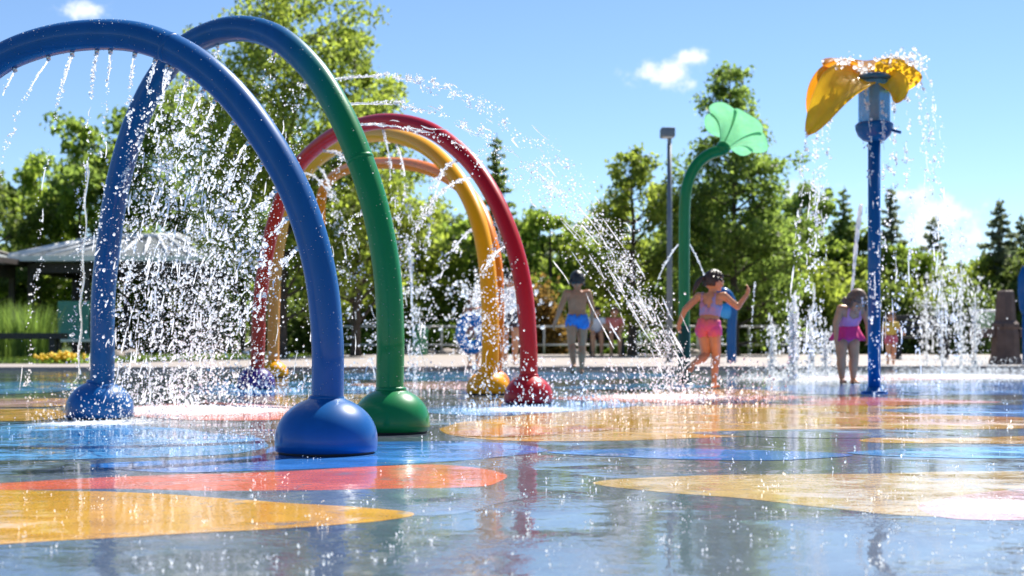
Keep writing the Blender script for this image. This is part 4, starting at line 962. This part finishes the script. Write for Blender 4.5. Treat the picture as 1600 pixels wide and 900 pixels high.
    locks = 46 if style == 'curly' else 26
    for _ in range(locks):
        a = gg.uniform(.9, 5.4); th = gg.uniform(.5, 1.9); dv = Vector((math.sin(th) * math.sin(a), math.sin(th) * math.cos(a), math.cos(th)))
        p0 = Hd + HM @ Vector((dv.x * .068*k_, dv.y * .080*k_, dv.z * .086*k_)); dr = (HM @ dv)
        ln = .035 if style != 'curly' else .055
        hb_.tube([p0, p0 + dr * .010 + Vector((gg.normal()*.006, gg.normal()*.006, -ln*.45)), p0 + dr * .012 + Vector((gg.normal()*.012, gg.normal()*.012, -ln))], [.011*k_, .009*k_, .002], 6)
    if style == 'ponytail':
        b0 = Hd - lk * .078*k_ + hu * .018*k_; dr = (-lk * 1.0 - hu * .55 + hs * -.25).normalized()
        hb_.tube([b0, b0 + dr * .03, b0 + dr * .065 - hu * .02, b0 + dr * .09 - hu * .065, b0 + dr * .10 - hu * .11], [.014, .021, .022, .016, .004], 10)
    if style == 'curly':
        for s in (-1, 1): hb_.ball(Hd + hs * s * .074*k_ - hu * .028*k_ - lk * .045, (.030, .034, .040), 12, HM)
    hb_.v = [Vector(tuple(world(np.array(v)[None])[0])) for v in hb_.v]
    ho = hb_.build('hair', hm, e); sd_ = ho.modifiers.new('thickness', 'SOLIDIFY'); sd_.thickness = .006 * H; sd_.offset = -1
    def wv(v): return Vector(tuple(world(np.array(v)[None])[0]))
    MW = Rz @ HM
    for s in (-1, 1):
        c = Hd + lk * .0655*k_ + hs * s * .026*k_ + hu * .002
        eo = MB().ball(wv(c), (.0105*k_*H, .007*k_*H, .0075*k_*H), 10, MW).build('eye', EYEW, e); MB().ball(wv(c + lk * .0055*k_), (.0048*k_*H, .003*k_*H, .0052*k_*H), 8, MW).build('iris', EYEI, eo)
        MB().tube([wv(c + hs * x * .013*k_ + hu * (.017 - abs(x) * .003) * k_ + lk * (.005 - abs(x) * .004)) for x in (-1, -.3, .4, 1)], .0028 * H, 6).build('eyebrow', hm, e)
    MB().tube([wv(Hd + lk * (.0715 - abs(x) * .012)*k_ + hs * x * .018*k_ - hu * (.041 - abs(x) * .002)*k_) for x in (-1, -.5, 0, .5, 1)], [.002*H, .0042*H, .0046*H, .0042*H, .002*H], 8).build('mouth', LIP, e)
    return e
isin = lambda A_, *n: np.isin(A_, n)
def fab(name, a, b=None, sc=16):
    return mat(name, a, .6, var=.1, vscale=sc, col2=b, bump=.0006, bscale=300)
F_blue = fab('blue_swim_cloth', (.02, .14, .48), (.04, .24, .62), 30); F_pink = fab('hot_pink_cloth', (.75, .03, .20)); F_print = fab('pink_orange_print_cloth', (.62, .02, .34), (.86, .20, .09), 7); F_bluepr = fab('blue_coral_print_cloth', (.16, .36, .75), (.72, .22, .22), 9)
F_lilac = fab('lilac_cloth', (.84, .33, .42), (.66, .28, .52), 12); F_yel = fab('yellow_cloth', (.75, .50, .08)); F_red = fab('raspberry_cloth', (.55, .04, .12), (.62, .20, .26), 30); F_white = fab('white_cloth', (.78, .78, .80)); F_navy = fab('navy_cloth', (.04, .035, .05)); F_teal = fab('blue_ring_cloth', (.02, .30, .60)); F_coral = fab('coral_cloth', (.72, .20, .16))
brief = lambda k: (isin(k['part'], 'torso') & (k['s'] < .17)) | (isin(k['part'], 'thigh') & (k['t'] < .13))
shorts = lambda k: (isin(k['part'], 'torso') & (k['s'] < .20)) | (isin(k['part'], 'thigh') & (k['t'] < .45))
trunks = lambda k: (isin(k['part'], 'torso') & (k['s'] < .20)) | (isin(k['part'], 'thigh') & (k['t'] < .24))
shirt = lambda k: (isin(k['part'], 'torso') & (k['s'] > .06) & (k['s'] < .99)) | (isin(k['part'], 'uarm') & (k['t'] < .62))
straps = lambda k: (np.abs(np.abs(k['lat']) - .052) < .014)
onepiece = lambda k: isin(k['part'], 'torso') & (k['s'] > .12) & ((k['s'] < .72) | (straps(k) & (k['s'] < .96)))
# boy walking away
person('boy in blue swim trunks walking away with wet dark hair', gnd(902, 585), R(-4), 1.42, SK3,
    dict(knL=(-.058, -.02, .285), anL=(-.050, -.15, .085), toL=(-.052, -.10, .012), knR=(.052, .055, .28), anR=(.048, .05, .045), toR=(.052, .14, .014), elL=(-.165, -.03, .64), wrL=(-.215, .01, .50), hnL=(-.235, .03, .44), elR=(.15, .03, .635), wrR=(.155, .10, .52), hnR=(.155, .13, .46)),
    [('swim_trunks', trunks, .008, F_blue)], (HB, 'short'), headk=.98)
# girl running
person('girl with ponytail running in a blue and pink print swimsuit', gnd(1107, 608), R(24), 1.16, SK1,
    dict(pel=(0, 0, .53), wai=(.005, .02, .62), che=(.015, .035, .725), nec=(.02, .045, .815), hed=(.03, .062, .915), shL=(-.09, .02, .785), shR=(.122, .045, .785), elL=(-.19, -.05, .67), wrL=(-.245, -.05, .545), hnL=(-.255, -.03, .48), elR=(.225, .10, .69), wrR=(.295, .15, .80), hnR=(.305, .16, .86),
         hiL=(-.05, 0, .50), hiR=(.05, 0, .50), knR=(.05, .06, .285), anR=(.042, .02, .050), toR=(.055, .105, .014), knL=(-.040, .06, .290), anL=(-.085, -.165, .215), toL=(-.10, -.235, .150), look=(.75, .66, -.02)),
    [('swim_top', lambda k: isin(k['part'], 'torso') & (k['s'] > .28) & ((k['s'] < .66) | (straps(k) & (k['s'] < .96))), .007, F_bluepr), ('swim_shorts', trunks, .010, F_print)], (HR, 'ponytail'), headk=1.06)
# girl bending forward in pink
pg = person('small girl in a pink swimsuit bending forward beside the blue pole', gnd(1325, 600), R(172), 1.16, SK1,
    dict(pel=(0, -.035, .465), wai=(0, -.005, .56), che=(0, .075, .655), nec=(0, .145, .73), hed=(0, .215, .775), shL=(-.112, .11, .70), shR=(.112, .11, .70), elL=(-.155, .115, .56), elR=(.160, .11, .565), wrL=(-.140, .145, .435), wrR=(.170, .14, .435), hnL=(-.13, .16, .375), hnR=(.175, .155, .375), hiL=(-.055, -.03, .44), hiR=(.055, -.03, .44), knL=(-.062, -.005, .245), knR=(.064, .0, .245), look=(-.1, 1, -.30)),
    [('swimsuit', lambda k: onepiece(k) | brief(k), .007, F_lilac)], (HL, 'curly'), headk=1.22, build=1.16)
# its pink skirt
q = MB(); pgl = ORG[pg]; rows = []
nn = 40
for i, (z, r_) in enumerate(((.545, .100), (.51, .113), (.475, .130), (.44, .148), (.412, .158))):
    for k in range(nn):
        a = 2 * math.pi * k / nn; rr_ = r_ * (1 + (.10 * math.sin(a * 9) * (i / 4) ** 1.5)); q.v.append(pgl + Vector((rr_ * math.cos(a) * 1.16, rr_ * math.sin(a) * .92 * 1.16 + .02 - .0 * i, (z + .012 * math.sin(a * 9 + 1) * i / 4) * 1.16)))
for i in range(4):
    for k in range(nn): q.f.append([i*nn+k, i*nn+(k+1) % nn, (i+1)*nn+(k+1) % nn, (i+1)*nn+k])
o = q.build('skirt', F_pink, pg); solid(o, .005)
# little child in yellow
person('little child in yellow shirt and raspberry shorts by the dark bench', tuple(gnd(1392, 572)), R(170), .96, SK2,
    dict(elL=(-.17, .02, .655), wrL=(-.19, .13, .59), hnL=(-.19, .18, .585), elR=(.17, .02, .655), wrR=(.20, .12, .60), hnR=(.21, .17, .60), look=(.2, 1, -.1)),
    [('shirt', lambda k: shirt(k), .013, F_yel), ('shorts', shorts, .016, F_red)], (HL, 'short'), headk=1.12, build=1.05)
# adult in white behind the red and yellow legs
person('standing person in white shirt and dark shorts between the yellow and red legs', (gnd(797, 573).x, gnd(797, 573).y, .03), R(178), 1.60, SK2,
    dict(elL=(-.17, .05, .64), wrL=(-.10, .15, .66), hnL=(-.06, .18, .68), look=(0, 1, -.15)),
    [('shirt', shirt, .014, F_white), ('shorts', shorts, .016, F_navy)], (HR, 'short'), group='people at the edge of the pad', build=.95, cat='person', headk=.95)
# child holding a blue float ring
rp = Vector((gnd(740, 577).x, gnd(740, 577).y, .03))
person('child in coral swimwear holding a blue ring left of the yellow leg', rp, R(172), 1.18, SK2,
    dict(elL=(-.15, .06, .62), wrL=(-.13, .16, .56), hnL=(-.11, .20, .53), elR=(.15, .06, .62), wrR=(.13, .16, .56), hnR=(.11, .20, .53)),
    [('swimsuit', lambda k: onepiece(k) | brief(k), .008, F_coral)], (HL, 'short'), group='people at the edge of the pad', headk=1.05)
rc = Vector((at(737, 521, rp.y - .34).x, rp.y - .30, at(737, 521, rp.y - .34).z)); q = MB(); nR, nr = 40, 16
for i in range(nR):
    a = 2 * math.pi * i / nR
    for j in range(nr):
        b = 2 * math.pi * j / nr; r_ = .215 + .105 * math.cos(b); q.v.append(rc + Vector((r_ * math.cos(a) * .80, -.09 * math.sin(b), r_ * math.sin(a) * 1.05)))
for i in range(nR):
    for j in range(nr): q.f.append([i*nr+j, ((i+1) % nR)*nr+j, ((i+1) % nR)*nr+(j+1) % nr, i*nr+(j+1) % nr])
fr_ = q.build('float_ring', mat('glossy_blue_vinyl', (.01, .20, .55), .25, coat=.5), None, rc); tag(fr_, 'round blue inflatable float ring held upright left of the yellow leg', 'float ring')
# two people sitting on a low bench far behind the boy
sb0, sb1 = at(912, 528, 36).x, at(985, 528, 36).x
bench(sb0, sb1, 36, 'dark backless bench with two seated people behind the boy', False, z0=.03, hs=.44)
for px, m1, m2, hm, lb_ in ((932, F_white, F_navy, HR, 'seated person in white shirt on the bench right of the boy'), (960, F_coral, F_navy, HL, 'seated person in coral shirt on the bench right of the boy')):
    person(lb_, (at(px, 528, 35.9).x, 35.90, .03), R(180), 1.5, SK2,
       dict(pel=(0, -.02, .365), wai=(0, .0, .455), che=(0, .02, .56), nec=(0, .03, .65), hed=(0, .05, .75), shL=(-.105, .02, .62), shR=(.105, .02, .62), elL=(-.14, .06, .49), elR=(.14, .06, .49), wrL=(-.09, .17, .42), wrR=(.09, .17, .42), hnL=(-.07, .22, .41), hnR=(.07, .22, .41), hiL=(-.055, 0, .36), hiR=(.055, 0, .36), knL=(-.07, .235, .355), knR=(.07, .235, .355), anL=(-.07, .235, .05), anR=(.07, .235, .05), toL=(-.075, .325, .016), toR=(.075, .325, .016)),
       [('shirt', shirt, .013, m1), ('shorts', shorts, .015, m2)], (hm, 'short'), group='people at the edge of the pad', cat='person')
# ------------------------------------------------------------------ water in the air
M_spray = spray_mat('spray_water', .68); M_clear = spray_mat('clear_water', .35)
G9 = 9.81
class Spray:
    def __init__(s, seed): s.P = []; s.r = []; s.D = []; s.m = MB(); s.g = np.random.default_rng(seed)
    def drops(s, P, r, D=None):
        s.P.append(np.asarray(P, float)); s.r.append(np.asarray(r, float)); s.D.append(np.zeros_like(s.P[-1]) if D is None else np.asarray(D, float))
    def stream(s, P0, P1, T, n, r0, r1, sig=.15, clump=0, core=.0, cr=.006, t0=0.0, t1=1.0, pw=1.0, stretch=.035, lig=0, sig0=.004, lift=0.0):
        g = s.g; P0 = np.array(P0); P1 = np.array(P1); v0 = (P1 - P0) / T + np.array([0, 0, .5 * G9 * T])
        f = lambda t, v: P0 + v * t[:, None] - np.array([0, 0, .5 * G9])[None] * (t ** 2)[:, None]
        if clump: tc_ = t0 + (t1 - t0) * g.random(clump) ** pw; t = np.clip(tc_[g.integers(0, clump, n)] + g.normal(size=n) * .012, t0, t1)
        else: t = t0 + (t1 - t0) * g.random(n) ** pw
        jit = g.normal(size=(n, 3)) * sig
        if clump:
            cj = g.normal(size=(clump, 3)) * sig * .8; ci = np.abs(tc_[:, None] - t[None]).argmin(0); jit = jit * .45 + cj[ci]
        tt = t * T; p = f(tt, v0 + jit) + g.normal(size=(n, 3)) * sig0
        vel = v0 + jit - np.array([0, 0, G9]) * tt[:, None]
        r_ = r0 + (r1 - r0) * g.random(n) ** 2.6
        k = p[:, 2] > r_ * .5
        s.drops(p[k], r_[k], (vel * stretch * g.uniform(.0, 1.6, (n, 1)))[k])
        if core > 0:
            tk = np.linspace(0, core, 26) * T; pts = f(tk, v0[None]); w = np.cumsum(g.normal(size=(26, 3)), 0) * .0011
            w[0] = 0; s.m.tube([Vector(x) for x in pts + w], [cr * g.uniform(.6, 1.25) * (1 - .5 * i / 25) for i in range(26)], 7)
        for _ in range(lig):
            a = t0 + (t1 - t0) * g.random() ** pw; b = min(1, a + g.uniform(.012, .07)); vj = v0 + g.normal(size=3) * sig
            tk = np.linspace(a, b, 7) * T; pts = f(tk, vj[None]); ph = g.uniform(0, 6.283, 3)
            pts = pts + np.sin(np.linspace(0, g.uniform(1.5, 4.5), 7)[:, None] + ph[None]) * g.uniform(.002, .009)
            rr_ = r1 * g.uniform(.2, .6)
            if pts[:, 2].min() < .01: continue
            s.m.tube([Vector(x) for x in pts], [rr_ * g.uniform(.35, 1.2) * (1 if 0 < i < 6 else .3) for i in range(7)], 6)
    def splash(s, c, n, rad, h, r0, r1):
        """drops thrown up where water lands"""
        g = s.g; a = g.uniform(0, 6.283, n); q = rad * g.random(n) ** .6; z = h * g.random(n) ** 2.4
        P = np.stack([c[0] + q * np.cos(a), c[1] + q * np.sin(a), z + .004], 1); s.drops(P, r0 + (r1 - r0) * g.random(n) ** 2.5, np.stack([np.cos(a) * .3, np.sin(a) * .3, g.uniform(0, 1, n)], 1))
    def build(s, label, name='water_spray', mat_=None):
        P = np.concatenate(s.P); r_ = np.concatenate(s.r); D = np.concatenate(s.D)
        V, F = drop_mesh(P, r_, D)
        me = np_mesh(name, V, F)
        if s.m.v:
            bm = bmesh.new(); bm.from_mesh(me); m2 = bpy.data.meshes.new('t'); m2.from_pydata([tuple(v) for v in s.m.v], [], s.m.f); m2.update(); bm.from_mesh(m2); bm.to_mesh(me); bm.free(); bpy.data.meshes.remove(m2)
        o = mesh_obj(name, me, mat_ or M_spray, None, None, True); return tag(o, label, 'water', kind='stuff')
near = lambda path, px, py: min(range(len(path)), key=lambda i: (800 + FPX * path[i].x / path[i].y - px) ** 2 + (HOR - FPX * (path[i].z - CAMZ) / path[i].y - py) ** 2)
def arch_center(path): 
    a, b = path[0], path[-1]; c = (a + b) / 2; return Vector((c.x, c.y, 1.0))
def noz(path, e, rt, px, py, toward=None):
    i = min(max(near(path, px, py), 1), len(path) - 2); d = toward or (arch_center(path) - path[i]); t = (path[i+1] - path[i-1]).normalized(); d = d - t * d.dot(t)
    return nozzle(path, i, rt, e, d)
# --- front blue arch: thin strands from the crown, a dense fan from the right limb
s1 = Spray(101)
for px, py, gx, gy, T, n in ((20, 96, -80, 640, .60, 130), (80, 84, -70, 628, .60, 210), (118, 76, 40, 640, .60, 230), (150, 74, 118, 650, .60, 250), (176, 74, 150, 648, .58, 180), (215, 78, 190, 650, .60, 260), (245, 86, 190, 660, .58, 260), (268, 92, 235, 655, .58, 220)):
    p0 = noz(path1, arch1, .07, px, py); p1 = gnd(gx, gy)
    s1.stream(p0, p1, T, int(n * 1.5), .0020, .0075, .05, clump=44, core=.14, cr=.0055, pw=1.0, lig=3)
fan = [(275, 92, 178, 640, .50, 1500), (300, 104, 205, 645, .48, 1700), (325, 122, 190, 652, .46, 1700), (350, 142, 235, 655, .45, 1800), (378, 172, 245, 640, .43, 1900), (402, 205, 262, 640, .42, 2000), (425, 245, 275, 640, .40, 2000), (446, 285, 285, 645, .38, 1900), (462, 330, 300, 642, .36, 1700), (474, 380, 318, 640, .33, 1200)]
for px, py, gx, gy, T, n in fan:
    p0 = noz(path1, arch1, .07, px, py); p1 = gnd(gx, gy)
    s1.stream(p0, p1, T, int(n * .36), .0016, .0110, .40, clump=80, core=.09, cr=.008, pw=.8, lig=30, stretch=.04)
    s1.stream(p0, p1, T, int(n * .5), .0007, .0022, .50, pw=.8, stretch=.02)
    s1.stream(p0, p1, T, int(n * .22), .0013, .0050, .75, pw=.75)
s1.splash(gnd(300, 645), 1500, .75, .30, .002, .007); s1.splash(gnd(170, 655), 700, .45, .18, .002, .006); s1.splash(gnd(330, 690), 350, .5, .07, .0015, .004)
s1.build('dense white droplets raining from the inside of the front blue arch')
# a thin single trickle left of the blue leg
s2 = Spray(102); p0 = at(137, 250, 9.3); s2.stream(p0, gnd(122, 646), .50, 260, .0018, .006, .012, clump=40, core=.0); 
tk = [at(137 - 14 * k / 24, 255 + 330 * k / 24, 9.3) + Vector((.008 * math.sin(k * 1.1) + random.gauss(0, .002), 0, 0)) for k in range(25)]
s2.m.tube(tk, [.007 * random.uniform(.5, 1.3) for _ in tk], 7); s2.build('thin white trickle falling left of the far blue leg')
# --- blue to green arch: long jets thrown to the right
s3 = Spray(103); nrm2 = Vector((.56, .83, 0))
for px, py, sl, T, n, sg in ((505, 118, 4.35, .80, 1700, .13), (528, 158, 4.15, .73, 1400, .12), (540, 190, 3.7, .68, 600, .16)):
    p0 = noz(path2, arch2, .0735, px, py, nrm2); p1 = Vector((p0.x, p0.y, 0)) + nrm2 * sl
    s3.stream(p0, p1, T, n, .002, .0078, sg, clump=95, core=.10, cr=.008, pw=.85, lig=26, stretch=.02)
    s3.stream(p0, p1, T, int(n * .3), .0025, .0095, sg * 1.5, t0=.5, pw=.7, clump=60, lig=14)
    s3.splash(p1, 420, .85, .35, .003, .010)
s3.build('long sparkling jet arcing right from the green arch to the ground')
s4 = Spray(104)
for px, py, gx, gy, T, n in ((345, 74, 330, 655, .62, 500), (420, 84, 380, 660, .62, 350), (470, 130, 420, 660, .60, 350), (525, 240, 470, 665, .5, 260), (560, 330, 500, 665, .46, 200)):
    p0 = noz(path2, arch2, .0735, px, py); s4.stream(p0, gnd(gx, gy), T, n, .002, .007, .28, clump=60, core=.06, cr=.006, lig=8)
s4.build('scattered drops falling inside the blue to green arch')
# --- red, yellow, orange arches: cross jets under the crowns
s5 = Spray(105)
for px, py, gx, gy, T, n, sg in ((742, 266, 560, 610, .62, 520, .12), (715, 240, 610, 612, .66, 420, .12), (600, 196, 640, 612, .62, 320, .10), (505, 228, 690, 612, .68, 420, .14), (470, 262, 600, 615, .66, 360, .14), (795, 380, 690, 615, .46, 420, .25), (812, 440, 740, 618, .40, 420, .30), (780, 330, 800, 632, .5, 420, .3)):
    p0 = noz(path3, arch3, .068, px, py); s5.stream(p0, gnd(gx, gy), T, n, .003, .011, sg, clump=70, core=.34, cr=.0095, lig=8, lift=0)
s5.splash(gnd(826, 632), 500, .5, .35, .004, .010); s5.splash(gnd(640, 608), 400, 1.0, .25, .004, .010); s5.splash(gnd(400, 610), 450, .6, .40, .004, .011)
s5.build('white jets crossing under the crimson arch')
s6 = Spray(106)
for px, py, gx, gy, T, n, sg in ((745, 350, 640, 596, .55, 300, .2), (690, 262, 650, 594, .66, 330, .08), (620, 222, 655, 594, .7, 330, .07), (762, 430, 745, 606, .45, 420, .35), (765, 480, 780, 606, .38, 350, .35), (500, 250, 560, 590, .7, 260, .15)):
    p0 = noz(path4, arch4, .076, px, py); s6.stream(p0, gnd(gx, gy), T, n, .004, .014, sg, clump=60, core=.30, cr=.012, lig=8)
s6.build('drops and jets falling inside the yellow arch')
# heavy white splash around the people by the yellow leg
s7 = Spray(107)
for px, py, d, sx, sz, n in ((795, 470, 21.5, .22, .22, 260), (745, 455, 21.0, .28, .18, 220), (770, 500, 20.5, .35, .30, 220)):
    c = at(px, py, d); P = np.array(c) + s7.g.normal(size=(n, 3)) * [sx, .4, sz]; P = P[P[:, 2] > .02]; s7.drops(P, .006 + .022 * s7.g.random(len(P)) ** 2.5, s7.g.normal(size=(len(P), 3)) * .5)
s7.stream(at(640, 380, 17), gnd(648, 596), .36, 200, .004, .014, .06, clump=30, core=.6, cr=.02, lig=6)
s7.build('white splashes in front of the people behind the yellow leg')
# --- amber flower: strands off every petal edge
s8 = Spray(108)
tips = [(1266, 206, 1240, 612, -.05), (1285, 185, 1262, 610, -.2), (1305, 170, 1276, 610, .1), (1352, 140, 1368, 616, -.2), (1378, 160, 1384, 616, -.2), (1395, 155, 1402, 612, .1), (1412, 140, 1428, 610, .05), (1434, 118, 1478, 608, 0), (1440, 104, 1500, 606, .1), (1420, 96, 1470, 604, .3), (1300, 105, 1262, 606, .2)]
for px, py, gx, gy, dd in tips:
    s8.stream(at(px, py, bd + dd), gnd(gx, gy), .78, 240, .004, .014, .06, clump=44, core=.16, cr=.010, pw=.75, lig=12)
for px, py in ((1318, 98), (1345, 108), (1385, 96), (1400, 92), (1418, 92), (1432, 100)):
    c = at(px, py, bd); P = np.array(c) + s8.g.normal(size=(60, 3)) * [.05, .1, .03]; s8.drops(P, .004 + .014 * s8.g.random(60) ** 2, s8.g.normal(size=(60, 3)) * .5)
s8.stream(at(1345, 320, 17), at(1332, 455, 16.2), .16, 120, .006, .014, .05, clump=20, core=1.0, cr=.032, lig=4)
s8.build('strands of water pouring from the amber flower petals')
# --- ground jets
def geyser(px, py, h, n, w, label, seed, rad=.04):
    s = Spray(seed); b = gnd(px, py); g = s.g
    t = g.random(n) ** .8; a = g.uniform(0, 6.283, n); q = np.abs(g.normal(size=n)) * w * (.35 + t)
    P = np.stack([b.x + q * np.cos(a), b.y + q * np.sin(a), h * t * g.uniform(.6, 1.08, n) + .01], 1); s.drops(P, .004 + .013 * g.random(n) ** 2.2, np.stack([q * 0, q * 0, g.uniform(.2, 1.5, n)], 1))
    s.m.tube([b + Vector((g.normal() * .006, 0, h * .8 * k / 14)) for k in range(15)], [rad * g.uniform(.65, 1.2) * (1 - .6 * k / 14) for k in range(15)], 9)
    for _ in range(n // 22):
        z = h * g.random() ** .8; a_ = g.uniform(0, 6.283); q_ = abs(g.normal()) * w * .7; l_ = g.uniform(.04, .14)
        s.m.tube([b + Vector((q_ * math.cos(a_) + g.normal() * .006, q_ * math.sin(a_), z + .01 + l_ * k / 4)) for k in range(5)], [.010 * g.uniform(.4, 1.3) for k in range(5)], 6)
    s.splash(b, n, w * 6, .20, .003, .010); s.build(label, 'ground_jet')
geyser(1240, 596, .98, 700, .055, 'thick white ground jet left of the bending girl', 201, .075)
for i, (px, py, h) in enumerate(((1206, 586, .75), (1268, 585, .85), (1290, 586, .7), (1312, 583, .6))):
    geyser(px, py, h, 320, .07, 'small ground jet behind the bending girl, %s from the left' % ordn[i], 210 + i, .035)
for i, (px, py, h) in enumerate(((1472, 577, 1.9), (1502, 580, 2.1), (1448, 574, 1.6), (1524, 578, 1.3))):
    geyser(px, py, h, 520, .16, 'tall scattered ground spray near the right bench, %s' % ('tallest', 'second tallest', 'third tallest', 'lowest')[(1, 0, 2, 3)[i]], 220 + i, .018)
s9 = Spray(109)
s9.stream(at(1078, 382, 15.2), gnd(1140, 591), .42, 200, .003, .008, .05, clump=30, core=.5, cr=.008); s9.stream(at(1060, 382, 15.2), gnd(985, 596), .46, 220, .003, .008, .06, clump=30, core=.4, cr=.008)
s9.stream(at(1180, 440, 15), gnd(1170, 600), .3, 100, .004, .011, .05); s9.build('two thin jets leaving the green flower stem')
# --- splashes, plus tiny white drops added as sun sparkle, all over the pad
s10 = Spray(110); g = s10.g
for _ in range(520):
    px = g.uniform(0, 1600); py = HOR + 60 + 312 * g.random() ** 1.15; c = gnd(px, py); k = 1 + int(9 * g.random() ** 2); q_ = min(1.0, c.y / 8)
    s10.splash(c, k, g.uniform(.01, .05) * (.4 + q_), g.uniform(.008, .05) * (.4 + q_), .0007 + .0006 * q_, .0022 + .003 * q_)
for px, py, n, rad in ((1060, 620, 500, 1.2), (1300, 596, 700, 2.2), (1480, 590, 800, 2.5), (300, 650, 500, 1.0), (820, 650, 400, 1.2), (620, 640, 300, 1.2)):
    s10.splash(gnd(px, py), n, rad, .05, .002, .006)
s10.build('small splashes and added sparkle drops all over the wet pad')
beads('water_beads', path1, .07, 2200, .0010, .0034, arch1, 1, .05, .97); beads('water_beads', path2, .0735, 2000, .0010, .0034, arch2, 2, .05, .97)
